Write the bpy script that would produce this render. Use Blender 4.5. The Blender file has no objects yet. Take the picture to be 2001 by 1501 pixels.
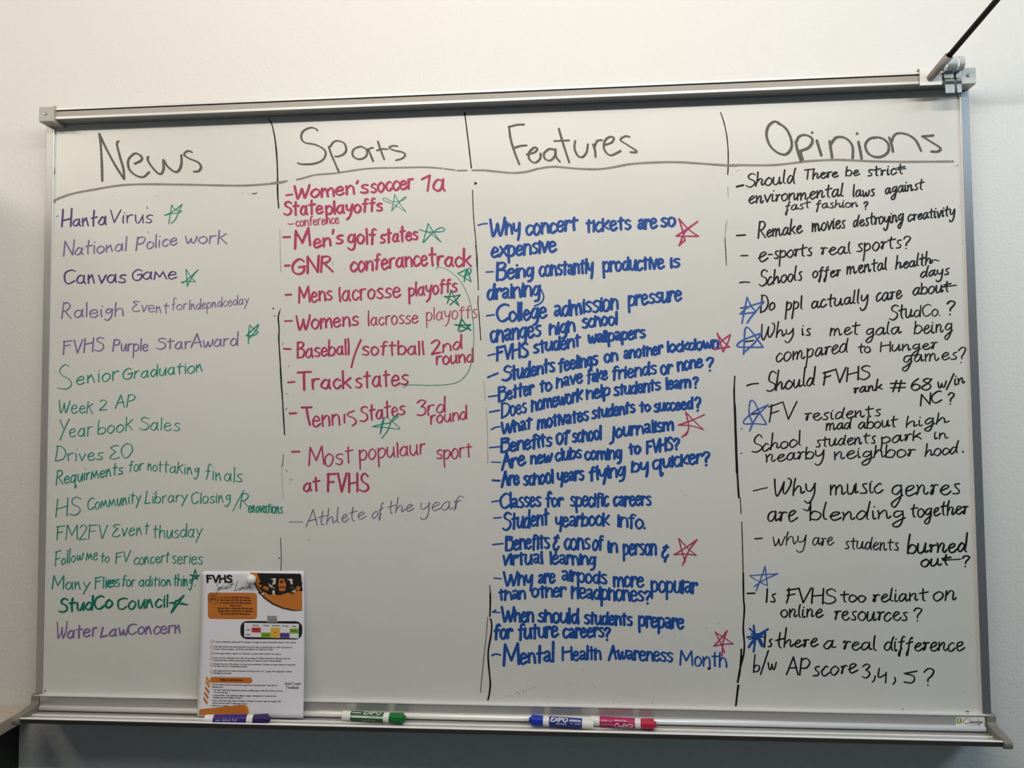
import bpy, bmesh, math, random
from mathutils import Vector, Matrix, Euler
random.seed(7)
sc = bpy.context.scene
COL = sc.collection
BZ = 0.92                      # height of the whiteboard's lower edge above the floor

# ------------------------------------------------------------------ camera, world, light, exposure
cam_d = bpy.data.cameras.new('camera'); cam = bpy.data.objects.new('camera', cam_d); COL.objects.link(cam)
CAM = Vector((0.14920006, -1.39064959, 0.549835 + BZ))
ROT = Euler((math.pi/2 + 0.04226039, 0.00871786, 0.07370038), 'XYZ')
cam.location = CAM; cam.rotation_euler = ROT
cam_d.sensor_fit = 'HORIZONTAL'; cam_d.sensor_width = 36.0; cam_d.lens = 1400/2001*36
cam_d.clip_start = 0.02
sc.camera = cam
sc.view_settings.view_transform = 'Standard'; sc.view_settings.look = 'None'
sc.view_settings.exposure = 0.09; sc.view_settings.gamma = 1.0; sc.view_settings.use_curve_mapping = False
w = bpy.data.worlds.new('world'); sc.world = w; w.use_nodes = True
w.node_tree.nodes['Background'].inputs[0].default_value = (0.62, 0.82, 1.0, 1)
w.node_tree.nodes['Background'].inputs[1].default_value = 0.125

def area(name, loc, target, sx, sy, power, col):
    d = bpy.data.lights.new(name, 'AREA'); d.shape = 'RECTANGLE'; d.size = sx; d.size_y = sy
    d.energy = power; d.color = col
    o = bpy.data.objects.new(name, d); COL.objects.link(o); o.location = loc
    o.rotation_euler = (Vector(target) - Vector(loc)).to_track_quat('-Z', 'Y').to_euler()
    return o
area('ceiling_strip_light', (0.15, -1.38, BZ + 1.76), (0.15, 0, BZ + 1.52), 2.2, 0.04, 22.5, (1.0, 0.920, 0.835))
area('ceiling_strip_light', (2.5, -1.36, BZ + 1.78), (1.3, 0, BZ + 0.9), 1.1, 0.08, 17, (0.66, 0.85, 1.0))
area('ceiling_strip_light', (-2.2, -1.36, BZ + 1.76), (-1.0, 0, BZ + 1.1), 1.0, 0.04, 10, (1.0, 0.91, 0.78))

# ------------------------------------------------------------------ helpers
def lin(c):
    c = c/255.0
    return c/12.92 if c <= 0.04045 else ((c+0.055)/1.055)**2.4
def srgb(r, g, b): return (lin(r), lin(g), lin(b), 1)
def mat(name, col, rough=0.5, metal=0.0, spec=0.5, noise=None, bump=None, col2=None, coat=0.0, stretch=None):
    m = bpy.data.materials.new(name); m.use_nodes = True
    nt = m.node_tree; b = nt.nodes['Principled BSDF']
    b.inputs['Base Color'].default_value = col; b.inputs['Roughness'].default_value = rough
    b.inputs['Metallic'].default_value = metal; b.inputs['Specular IOR Level'].default_value = spec
    b.inputs['Coat Weight'].default_value = coat
    tc = nt.nodes.new('ShaderNodeTexCoord'); src = tc.outputs['Object']
    if stretch:
        mp = nt.nodes.new('ShaderNodeMapping'); mp.inputs['Scale'].default_value = stretch
        nt.links.new(src, mp.inputs[0]); src = mp.outputs[0]
    if noise:
        n = nt.nodes.new('ShaderNodeTexNoise'); n.inputs['Scale'].default_value = noise[0]; n.inputs['Detail'].default_value = noise[1]
        nt.links.new(src, n.inputs['Vector'])
        r = nt.nodes.new('ShaderNodeValToRGB'); r.color_ramp.elements[0].position = noise[2]; r.color_ramp.elements[1].position = noise[3]
        r.color_ramp.elements[0].color = col; r.color_ramp.elements[1].color = col2
        nt.links.new(n.outputs['Fac'], r.inputs[0]); nt.links.new(r.outputs[0], b.inputs['Base Color'])
    if bump:
        n = nt.nodes.new('ShaderNodeTexNoise'); n.inputs['Scale'].default_value = bump[0]; n.inputs['Detail'].default_value = 2
        nt.links.new(src, n.inputs['Vector'])
        bp = nt.nodes.new('ShaderNodeBump'); bp.inputs['Strength'].default_value = bump[1]; bp.inputs['Distance'].default_value = bump[2]
        nt.links.new(n.outputs['Fac'], bp.inputs['Height']); nt.links.new(bp.outputs[0], b.inputs['Normal'])
    return m

def thing(name, label, cat, org, group=None):
    o = bpy.data.objects.new(name, None); COL.objects.link(o); o.empty_display_size = 0.05
    o.location = Vector(org) + Vector((0, 0, BZ)); o['label'] = label; o['category'] = cat
    if group: o['group'] = group
    o['_x'] = list(org); return o
ORG = {}
def obj(name, verts, faces, m, parent=None, smooth=False, label=None, bevel=0.0, seg=2):
    """verts in board coordinates (x right, y away, z up from the board's lower edge)"""
    org = Vector((0, 0, 0)); p = parent
    while p is not None:
        if '_x' in p: org = Vector(p['_x']); break
        p = p.parent
    if parent is None: org = Vector((0, 0, -BZ))
    me = bpy.data.meshes.new(name); me.from_pydata([tuple(Vector(v)-org) for v in verts], [], faces); me.update()
    if m: me.materials.append(m)
    if smooth:
        for f in me.polygons: f.use_smooth = True
    o = bpy.data.objects.new(name, me); COL.objects.link(o); o.parent = parent
    if bevel:
        bm = bmesh.new(); bm.from_mesh(me)
        bmesh.ops.recalc_face_normals(bm, faces=bm.faces)
        es = [e for e in bm.edges if len(e.link_faces) == 2 and e.calc_face_angle(0) > 0.5]
        bmesh.ops.bevel(bm, geom=es, offset=bevel, segments=seg, profile=0.5, affect='EDGES', clamp_overlap=True)
        bm.to_mesh(me); bm.free()
    if label: o['label'] = label
    return o
def box(x0, x1, y0, y1, z0, z1):
    v = [(x0,y0,z0),(x1,y0,z0),(x1,y1,z0),(x0,y1,z0),(x0,y0,z1),(x1,y0,z1),(x1,y1,z1),(x0,y1,z1)]
    f = [(0,3,2,1),(4,5,6,7),(0,1,5,4),(1,2,6,5),(2,3,7,6),(3,0,4,7)]
    return v, f
def extr(profile, x0, x1):
    """closed (y,z) profile swept along x"""
    n = len(profile); v = [(x0, y, z) for y, z in profile] + [(x1, y, z) for y, z in profile]
    f = [(i, (i+1) % n, n+(i+1) % n, n+i) for i in range(n)] + [tuple(range(n))[::-1], tuple(range(n, 2*n))]
    return v, f
def strip_profile(pts, t, sm=False):
    """open (y,z) polyline to a closed profile of thickness t"""
    if sm: pts = smooth_pts(pts, 0.002)[0]
    L, R = [], []
    for i, p in enumerate(pts):
        a = Vector(pts[max(i-1, 0)]); b = Vector(pts[min(i+1, len(pts)-1)]); d = (b-a).normalized(); n = Vector((-d.y, d.x))
        L.append(tuple(Vector(p)+n*t/2)); R.append(tuple(Vector(p)-n*t/2))
    return L + R[::-1]
def join(*vf):
    V, F = [], []
    for v, f in vf:
        k = len(V); V += list(v); F += [tuple(i+k for i in q) for q in f]
    return V, F
def frame_of(axis):
    a = Vector(axis).normalized(); up = Vector((0, 0, 1)) if abs(a.z) < 0.9 else Vector((0, 1, 0))
    s = a.cross(up).normalized(); u = s.cross(a).normalized(); return a, s, u
def lathe(p0, axis, prof, n=32):
    """prof: list of (distance along axis, radius)"""
    a, s, u = frame_of(axis); p0 = Vector(p0); V, F = [], []
    for d, r in prof:
        for k in range(n):
            t = 2*math.pi*k/n; V.append(tuple(p0 + a*d + (s*math.cos(t)+u*math.sin(t))*r))
    for i in range(len(prof)-1):
        for k in range(n):
            k2 = (k+1) % n; F.append((i*n+k, i*n+k2, (i+1)*n+k2, (i+1)*n+k))
    F.append(tuple(range(n))[::-1]); F.append(tuple(range((len(prof)-1)*n, len(prof)*n)))
    return V, F

# pixel of the 2001x1501 photograph -> point in the plane y = Y (used once, to lay out the writing on the board)
RM = ROT.to_matrix()
def un(px, py, Y=0.0):
    d = RM @ Vector(((px-1000.5)/1400.0, -(py-750.5)/1400.0, -1.0))
    t = (Y - CAM.y)/d.y
    p = CAM + d*t
    return Vector((p.x, Y, p.z-BZ))
def un_z(px, py, z):
    d = RM @ Vector(((px-1000.5)/1400.0, -(py-750.5)/1400.0, -1.0)); t = (z + BZ - CAM.z)/d.z
    p = CAM + d*t; return Vector((p.x, p.y, p.z-BZ))

# ------------------------------------------------------------------ materials
M = {}
M['wall'] = mat('painted wall', srgb(226, 225, 220), 0.55, bump=(170, 0.5, 0.0016))
M['floor'] = mat('floor tiles', srgb(78, 78, 74), 0.6, noise=(6, 3, .3, .7), col2=srgb(92, 92, 86))
M['ceil'] = mat('ceiling', srgb(225, 224, 220), 0.9)
M['board'] = mat('board enamel', srgb(216, 215, 208), 0.34, spec=0.45, noise=(5, 3, .35, .75), col2=srgb(212, 211, 205))
M['alu'] = mat('satin aluminium', (0.48, 0.48, 0.47, 1), 0.38, metal=0.45, noise=(40, 2, .3, .8), col2=(0.40, 0.40, 0.40, 1), stretch=(0.15, 4, 4))
M['alu2'] = mat('bright aluminium', (0.80, 0.79, 0.77, 1), 0.30, metal=0.35)
M['capr'] = mat('pale cap plastic', srgb(186, 186, 182), 0.4, metal=0.2)
M['curl'] = mat('pale hook coating', srgb(196, 200, 200), 0.35)
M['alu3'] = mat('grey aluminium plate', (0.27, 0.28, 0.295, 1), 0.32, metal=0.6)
M['trayback'] = mat('tray back aluminium', (0.50, 0.49, 0.475, 1), 0.22, metal=0.55)
M['ridge'] = mat('painted ridge highlight', (0.95, 0.94, 0.91, 1), 0.22, metal=0.15)  # near-white base holds the painted highlights of bead, ridges and front lip
M['railbody'] = mat('rail aluminium', (0.26, 0.27, 0.27, 1), 0.45, metal=0.4)
M['railip'] = mat('rail lip aluminium', (0.68, 0.67, 0.64, 1), 0.4, metal=0.2)
M['shelf'] = mat('tray shelf aluminium', (0.50, 0.49, 0.47, 1), 0.4, metal=0.35, noise=(60, 2, .3, .8), col2=(0.42, 0.41, 0.40, 1), stretch=(0.1, 4, 4))
M['under'] = mat('painted tray front shade', (0.10, 0.095, 0.085, 1), 0.45, metal=0.3)  # dark base holds the shade of the slanted face below the front lip
M['insert'] = mat('rail insert', srgb(166, 160, 152), 0.8, noise=(900, 2, .35, .65), col2=srgb(182, 176, 167))
M['cap'] = mat('end cap plastic', srgb(176, 172, 160), 0.45)
M['traycap'] = mat('tray cap plastic', srgb(128, 124, 114), 0.42)
M['steel'] = mat('zinc steel', (0.62, 0.64, 0.63, 1), 0.25, metal=0.95)
M['screw'] = mat('screw steel', (0.35, 0.35, 0.36, 1), 0.25, metal=0.9)
M['dark'] = mat('dark groove', (0.015, 0.015, 0.015, 1), 0.6)
M['tube'] = mat('grey socket', srgb(142, 138, 130), 0.5)
M['pole'] = mat('black pole', (0.010, 0.008, 0.007, 1), 0.5, spec=0.25)
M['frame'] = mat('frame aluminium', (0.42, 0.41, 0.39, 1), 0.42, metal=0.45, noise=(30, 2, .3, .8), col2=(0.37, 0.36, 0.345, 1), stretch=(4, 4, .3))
M['white'] = mat('white plastic', srgb(232, 230, 224), 0.35)
M['paper'] = mat('paper', srgb(228, 226, 232), 0.7)
M['counter'] = mat('beige laminate', srgb(196, 182, 166), 0.4, noise=(60, 4, .3, .7), col2=srgb(206, 192, 176))
M['cabinet'] = mat('dark cabinet laminate', (0.006, 0.009, 0.006, 1), 0.6)
def ink(name, c, c2=None, rough=0.5, sc_=420):
    M[name] = mat('ink '+name, srgb(*c), rough, spec=0.3, noise=(sc_, 2, .35, .7), col2=srgb(*(c2 or c)))
ink('purple', (62, 42, 104), (100, 80, 138)); ink('lilac', (104, 84, 140), (146, 130, 168))
ink('green', (6, 122, 102), (56, 156, 136)); ink('dgreen', (0, 104, 84), (22, 128, 106))
ink('pink', (160, 28, 78), (188, 84, 120)); ink('lpink', (168, 66, 104), (190, 112, 140))
ink('blue', (8, 58, 136), (42, 96, 170)); ink('lblue', (42, 80, 160), (84, 120, 186))
ink('black', (8, 8, 8), (26, 26, 26)); ink('gblack', (66, 64, 58), (116, 112, 104)); ink('grey', (120, 114, 104), (156, 148, 138))
ink('faint', (150, 146, 138), (188, 184, 174)); ink('greyp', (88, 84, 116), (130, 126, 148))
FLAT = {}
def flat(name, c, rough=0.6):
    if name not in FLAT: FLAT[name] = mat('print '+name, srgb(*c), rough)
    return FLAT[name]

# ------------------------------------------------------------------ the room
def structure(name, vf, m):
    o = obj(name, vf[0], vf[1], m); o['kind'] = 'structure'; return o
WY = 0.035
structure('wall_back', box(-3.4, 3.2, WY, WY+0.12, -BZ, 1.88), M['wall'])
structure('floor', box(-3.4, 3.2, -4.2, WY, -BZ-0.05, -BZ), M['floor'])
structure('ceiling', box(-3.4, 3.2, -4.2, WY, 1.88, 1.93), M['ceil'])

# ------------------------------------------------------------------ counter on the left
ct = thing('counter', 'beige laminate counter with dark base at the lower left beside the whiteboard tray', 'counter', (-1.25, -0.3, -BZ))
obj('countertop', *box(-1.60, -0.954, -2.0, WY-0.0005, -0.067, -0.041), M['counter'], ct, bevel=0.002)
obj('base_cabinet', *box(-1.58, -0.979, -1.96, WY-0.001, -BZ+0.09, -0.0675), M['cabinet'], ct, label='black base cabinet side under the counter')
obj('toe_kick', *box(-1.56, -1.03, -1.90, WY-0.001, -BZ, -BZ+0.09), M['cabinet'], ct)
# unseen cabinet added further left on the counter to cast shade on the wall
cb = thing('added_shade_cabinet', 'unseen grey cabinet added on the counter at far left to shade the wall', 'cabinet', (-1.40, -0.15, -0.041))
obj('body', *box(-1.60, -1.165, -0.26, WY-0.001, -0.0405, 1.10), M['cap'], cb, bevel=0.004)
obj('door', *box(-1.597, -1.385, -0.28, -0.261, -0.03, 1.09), M['cap'], cb, bevel=0.002)
obj('door', *box(-1.381, -1.168, -0.28, -0.261, -0.03, 1.09), M['cap'], cb, bevel=0.002)

# ------------------------------------------------------------------ whiteboard
wb = thing('whiteboard', 'large wall whiteboard in an aluminium frame covered with four columns of handwriting', 'whiteboard', (0, 0, 0))
obj('writing_surface', *box(-0.9125, 0.9125, 0.0, 0.018, -0.012, 1.162), M['board'], wb)
for s in (-1, 1):
    x0, x1 = sorted((s*0.9005, s*0.9155))
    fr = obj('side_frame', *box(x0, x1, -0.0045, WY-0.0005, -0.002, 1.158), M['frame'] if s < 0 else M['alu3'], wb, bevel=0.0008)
    xi0, xi1 = sorted((s*0.8992, s*0.9008))
    obj('inner_lip', *box(xi0, xi1, -0.0036, 0.0005, -0.002, 1.158), M['alu2'], fr)
# map rail across the top
rail = obj('map_rail', *extr([(WY-.0005,1.1575),(-.0290,1.1575),(-.0290,1.1625),(-.0270,1.1626),(-.0270,1.1756),(-.0290,1.1757),(-.0290,1.1805),(WY-.0005,1.1805)], -0.9, 0.9), M['railbody'], wb)
obj('upper_lip', *box(-0.9, 0.9, -0.0305, -0.0288, 1.1757, 1.1808), M['railip'], rail, bevel=0.0005)
obj('lower_lip', *box(-0.9, 0.9, -0.0305, -0.0288, 1.1572, 1.1624), M['railip'], rail, bevel=0.0005)
obj('cork_insert', *box(-0.9, 0.9, -0.0282, -0.0268, 1.1632, 1.1738), M['insert'], rail, label='dull grey insert strip')
obj('groove', *box(-0.9, 0.9, -0.0275, -0.0265, 1.1738, 1.1757), M['dark'], rail, label='black groove')
for s in (-1, 1):
    x0, x1 = (-0.9110, -0.8780) if s < 0 else (0.8790, 0.9145)
    c = obj('end_cap', *extr([(WY-.001,1.152),(-.0325,1.152),(-.0325,1.1835),(WY-.001,1.1835)], x0, x1), M['cap'] if s < 0 else M['capr'], wb, bevel=0.0022, label='pale plastic end cap')
    if s < 0:
        obj('cap_flange', *box(-0.8786, -0.8770, -0.0335, WY-0.002, 1.1505, 1.1845), M['cap'], c, bevel=0.0004)
    q = un(89 if s < 0 else 1892, 222 if s < 0 else 147, -0.0325)
    obj('screw', *lathe((q.x, -0.032, q.z), (0, -1, 0), [(0, .0036), (.0012, .0034), (.0020, .0022), (.0021, .0012), (.0010, .0010), (.0010, .0002)], 16), M['screw'], c, smooth=False)
# marker tray
tray = obj('marker_tray', *box(-0.9035, 0.9035, -0.0075, WY-0.0005, -0.0345, -0.0035), M['trayback'], wb, label='aluminium marker tray')
obj('top_lip', *box(-0.916, 0.916, -0.0095, 0.002, -0.0045, -0.0022), M['alu2'], tray, bevel=0.0006)
obj('round_bead', *lathe((-0.900, -0.0105, -0.0262), (1, 0, 0), [(0, .0052), (1.80, .0052)], 24), M['ridge'], tray, smooth=True)
prof = [(-.008,-.0335)]
yy = -.012
for k in range(3):
    pass
prof += [(-.0585,-.0335),(-.0590,-.0262),(-.0600,-.0252),(-.0625,-.0252),(-.0634,-.0262),(-.0600,-.0350),(-.0580,-.0362),(-.008,-.0352)]
obj('shelf', *extr(prof, -0.9035, 0.9035), M['shelf'], tray)
for yk in (-.0272, -.0424):
    obj('ridge', *extr([(yk-.0026,-.0334),(yk-.0022,-.0316),(yk-.0004,-.0314),(yk,-.0334)], -0.9033, 0.9033), M['ridge'], tray)
obj('front_face', *extr([(-.0640,-.0272),(-.0608,-.0352),(-.0585,-.0366),(-.0585,-.0360),(-.0602,-.0348),(-.0634,-.0270)], -0.9034, 0.9034), M['under'], tray, label='front face of the tray with its shade put into the dark colour')
obj('front_lip', *extr([(-.0588,-.0256),(-.0598,-.0250),(-.0627,-.0250),(-.0638,-.0260),(-.0588,-.0262)], -0.9033, 0.9033), M['ridge'], tray)
for s in (-1, 1):
    pf = [(WY-.001,-.0015),(-.0085,-.0015),(-.0100,-.0035),(-.0100,-.0150),(-.0150,-.0190),(-.0615,-.0225),(-.0665,-.0250),(-.0680,-.0290),(-.0670,-.0350),(-.0640,-.0378),(WY-.001,-.0372)]
    cv, cf = extr(pf, -0.008, 0.008)
    cv = [(s*(0.9105 + 0.0055*(1 + min(0, y)/0.068) - 0.0025) + x*(1 - 0.1*(y < -.05)), y, z) for x, y, z in cv]
    obj('tray_end_cap', cv, cf, M['traycap'], tray, bevel=0.0016, label='rounded grey-beige plastic end cap')

# ------------------------------------------------------------------ stroke writing
DENSE = [False]
def smooth_pts(pts, step):
    """Catmull-Rom through the points; a point given twice is a corner"""
    runs, cur = [], [pts[0]]
    for p in pts[1:]:
        if p == cur[-1]:
            if len(cur) > 1: runs.append(cur)
            cur = [p]
        else: cur.append(p)
    runs.append(cur); out = []
    for r in runs:
        if len(r) < 3:
            if DENSE[0] and len(r) == 2: r = [tuple(r[0][j]+(r[1][j]-r[0][j])*k/8 for j in (0, 1)) for k in range(9)]
            out.append(r); continue
        closed = r[0] == r[-1]; o = []
        for i in range(len(r)-1):
            p0 = r[i-1] if i else (r[-2] if closed else r[0]); p1 = r[i]; p2 = r[i+1]
            p3 = r[i+2] if i+2 < len(r) else (r[1] if closed else r[-1])
            n = max(2, min(8, int(math.dist(p1, p2)/step)))
            for k in range(n):
                t = k/n; t2 = t*t; t3 = t2*t
                o.append(tuple(0.5*((2*p1[j])+(-p0[j]+p2[j])*t+(2*p0[j]-5*p1[j]+4*p2[j]-p3[j])*t2+(-p0[j]+3*p1[j]-3*p2[j]+p3[j])*t3) for j in (0, 1)))
        o.append(r[-1]); out.append(o)
    return out
PLACE_REF = [None]
class Ink:
    """collects ribbons of marker ink in a 2-D surface frame; place() maps (u, v, lift) to 3-D"""
    def __init__(s, place, lift=0.00012): s.V = []; s.F = []; s.place = place; s.k = 0; s.lift = lift; s.dz = 1.0 if place is PLACE_REF[0] else 0.3
    def ribbon(s, pts, w, chisel=0.22, caps=True):
        s.k += 1; h = s.lift + (s.k % 6)*4e-5*s.dz; dh = 3e-6*s.dz; rnd = random.random()*6
        if len(pts) == 1:
            x, y = pts[0]; b = len(s.V)
            for k in range(10): s.V.append(s.place(x+math.cos(k*.628)*w*.62, y+math.sin(k*.628)*w*.62, h))
            s.F.append(tuple(range(b, b+10))); return
        n = len(pts); L = []; acc = 0
        for i, p in enumerate(pts):
            a = pts[max(i-1, 0)]; c = pts[min(i+1, n-1)]; dx, dy = c[0]-a[0], c[1]-a[1]; l = math.hypot(dx, dy) or 1e-9
            dx /= l; dy /= l; th = math.atan2(dy, dx)
            ww = w/2*(1 - chisel + 2*chisel*abs(math.sin(th-0.5)))*(1+0.07*math.sin(acc/(w*2.5)+rnd))
            L.append((p, dx, dy, ww, th)); acc += math.hypot(p[0]-a[0], p[1]-a[1])
        b = len(s.V)
        for i, (p, dx, dy, ww, th) in enumerate(L):
            s.V.append(s.place(p[0]-dy*ww, p[1]+dx*ww, h+dh*i)); s.V.append(s.place(p[0]+dy*ww, p[1]-dx*ww, h+dh*i))
        for i in range(n-1): s.F.append((b+2*i, b+2*i+1, b+2*i+3, b+2*i+2))
        if caps:
            for end in (0, n-1):
                (p, dx, dy, ww, th) = L[end]; sg = -1 if end == 0 else 1; c = len(s.V)
                for k in range(1, 4):
                    t = math.pi*k/4; q = math.cos(t)*ww; r = math.sin(t)*ww*sg
                    s.V.append(s.place(p[0]-dy*q+dx*r, p[1]+dx*q+dy*r, h+dh*end))
                s.F.append((b+2*end, c, c+1, c+2, b+2*end+1))
    def stroke(s, pts, w, step, chisel=0.22):
        for r in smooth_pts([tuple(p) for p in pts], step): s.ribbon(r, w, chisel)
    def build(s, name, m, parent, label=None):
        return obj(name, s.V, s.F, m, parent, label=label)
def P(t): return [[tuple(float(c) for c in q.split(',')) for q in st.split()] for st in t.split('|')]
BASE = {
'a':(9,'7,8 4,10 1,7 0,3 3,0 6,2 7.5,8|7.5,10 7.5,3 9,0'),'b':(8,'0,20 0,10 0,0|0,6 3,10 7,8 8,4 5,0 0,1'),
'c':(7,'7,8 4,10 1,7 0,4 2,0 5,0 7,2'),'d':(8.5,'7,8 4,10 1,7 0,3 3,0 6,2 7.5,7|8,20 8,8 8.3,0'),
'e':(8,'0.5,5 7,6 6,9 4,10 1,8 0,4 2,0 5,0 8,2'),'f':(6.5,'7,18 5,20 3,17 3,8 2.5,0|0,10 6,10.5'),
'g':(8,'7,8 4,10 1,7 0,3 3,1 6,3 7,9|7.5,10 7.5,0 6,-6 3,-8 0,-6'),'h':(8,'0,20 0,10 0,0|0,6 3,10 6,9 7.5,5 8,0'),
'i':(1.6,'0.5,10 0.7,5 1,0|0.8,15.5'),'j':(4,'3,10 3,0 2,-6 -1,-7|3,15'),'k':(8,'0,20 0,0|7,11 0,4|2,6 8,0'),
'l':(1.5,'0.3,20 0.5,10 1,0'),'m':(12,'0,10 0,0|0,6 3,10 5,8 6,0|6,6 9,10 11,8 12,0'),'n':(8,'0,10 0.5,5 0.5,0|0.5,6 4,10 7,8 8,0'),
'o':(8,'4,10 1,8 0,4 2,0 5,0 8,4 7,8 4,10'),'p':(8,'0,10 0.5,0 1,-9|0.5,7 4,10 8,7 7,2 3,0 0.5,2'),
'q':(9,'7,8 4,10 0,7 1,1 4,0 7,4|7.5,10 7.5,-4 8,-9 10,-6'),'r':(6,'0,10 0.5,0|0.5,6 3,9.5 6,9.5'),
's':(7,'7,9 4,10 1,8 2,6 6,4 6.5,1.5 4,0 0,1'),'t':(7,'3,18 3,8 3.5,0|0,11 7,11.5'),'u':(8.5,'0,10 0,4 2,0 5,1 7,5|7.5,10 7.5,3 8.5,0'),
'v':(7.5,'0,10 3.5,0 3.5,0 7.5,10'),'w':(11,'0,10 2,1 3,0 5,4 5.5,8 7,1 8.5,0 10,4 11,10'),'x':(7,'0,10 7,0|7,10 0,0'),
'y':(8,'0,10 1,5 3,3 6,5 8,10|8,10 6,0 4,-6 1,-8'),'z':(8,'0,10 7,10 7,10 0,0 0,0 8,0'),
'A':(12,'0,0 6,20 6,20 12,0|2,7 11,8'),'B':(9,'0,20 0,0|0,19 5,20 8,17 6,12 1,11|1,11 8,9 9,4 6,0 0,0'),
'C':(11,'11,17 7,20 2,16 0,9 2,2 6,0 11,3'),'D':(11.5,'1,20 0.5,0|0,20 7,18 11,10 8,2 0.5,0'),
'E':(9,'9,19.5 1,20 1,20 1,0 1,0 9,0|1,10.5 7,11'),'F':(10,'1,20 1,0|0,19 10,20|1,10 8,11'),
'G':(12,'11,16 7,20 2,16 0,9 2,2 7,0 11,3 11,9|6,8 12,9'),'H':(10.5,'0,20 0,0|10,20 10.5,0|0,9 10.5,11'),
'I':(2,'1,20 1,0'),'K':(9,'0,20 0,0|8,20 0,9|2,11 9,0'),'L':(8,'1,20 0,0 0,0 8,1'),
'M':(14.5,'0,0 1,20 1,20 7,5 7,5 13,20 13,20 14.5,0'),'N':(10.5,'0,0 0,20 0,20 10,0 10,0 10.5,20'),
'O':(12,'6,20 1,16 0,8 4,0 8,1 12,9 10,17 6,20'),'P':(10,'1,20 0,0|1,18 6,20 10,16 7,10 1,9'),
'Q':(12,'6,20 1,16 0,8 4,0 8,1 12,9 10,17 6,20|7,5 13,-1'),'R':(11,'1,20 0,0|0.5,19 6,20 9,16 6,11 1,10|3,10 11,0'),
'S':(10,'10,17 6,20 2,17 3,12 9,8 10,3 5,0 0,2'),'T':(12,'6,20 6,0|0,19.5 13,20'),'U':(11,'0,20 0,6 3,0 8,0 11,6 11,20'),'V':(11,'0,20 5,0 5,0 11,20'),
'W':(15,'0,20 3,1 4,0 7,8 7.5,14 10,1 11,0 14,10 15,20'),'X':(11,'0,20 11,0|11,20 0,0'),'Y':(11,'0,20 5,10|11,20 6,8 2,-3'),'Z':(11,'0,20 11,20 11,20 0,0 0,0 11,0'),
'0':(9,'5,20 1,16 0,8 3,0 7,1 9,9 8,17 5,20'),'1':(4,'0,15 4,20 4,20 3.5,0'),'2':(9,'0,16 4,20 8,16 6,9 0,0 0,0 9,0.5'),
'3':(8,'0,17 4,20 8,17 4,11 4,11 8,8 8,3 4,0 0,2'),'4':(9,'2,20 0,9 4,7 9,13|9,14 8.7,7 8,-2'),
'5':(9,'9,20 2,20 2,20 1,11 1,11 5,13 9,7 6,0 0,2'),'6':(8,'6,20 2,12 0,5 3,0 7,1 8,6 4,9 1,6'),'7':(8,'0,20 8,20 8,20 2,0'),
'8':(9,'8,18 4,20 1,16 6,10 8,5 5,0 1,2 1,6 6,12 9,19'),'9':(8,'8,16 4,20 0,16 2,10 7,13 8,18|8,18 7,0'),
'?':(8,'0,16 3,20 8,18 7,12 4,8 4,5|4,0'),'.':(1,'0.5,0.5'),',':(2,'1.5,3 1.5,0 0,-4'),"'":(2,'1,20 0,15'),'/':(8,'0,-4 8,22'),
'-':(6,'0,6 6,6'),'#':(11,'4,18 2,0|8,18 6,0|0,12 11,13|0,5 11,6'),'&':(7,'7,16 4,18 1,15 4,10 4,10 0,6 1,1 4,0 7,4|5,21 4,15|4,1 3,-4'),
':':(1,'0.5,1|0.5,9'),'(':(4,'4,20 1,12 1,6 4,-1'),')':(4,'0,20 3,12 3,6 0,-1'),'>':(7,'0,11 7,6 7,6 0,1'),' ':(5,'')}
def fontof(**kw):
    f = dict(BASE)
    for k, v in kw.items(): f[k] = v
    return {k: (v[0], P(v[1]) if v[1] else []) for k, v in f.items()}
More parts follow.
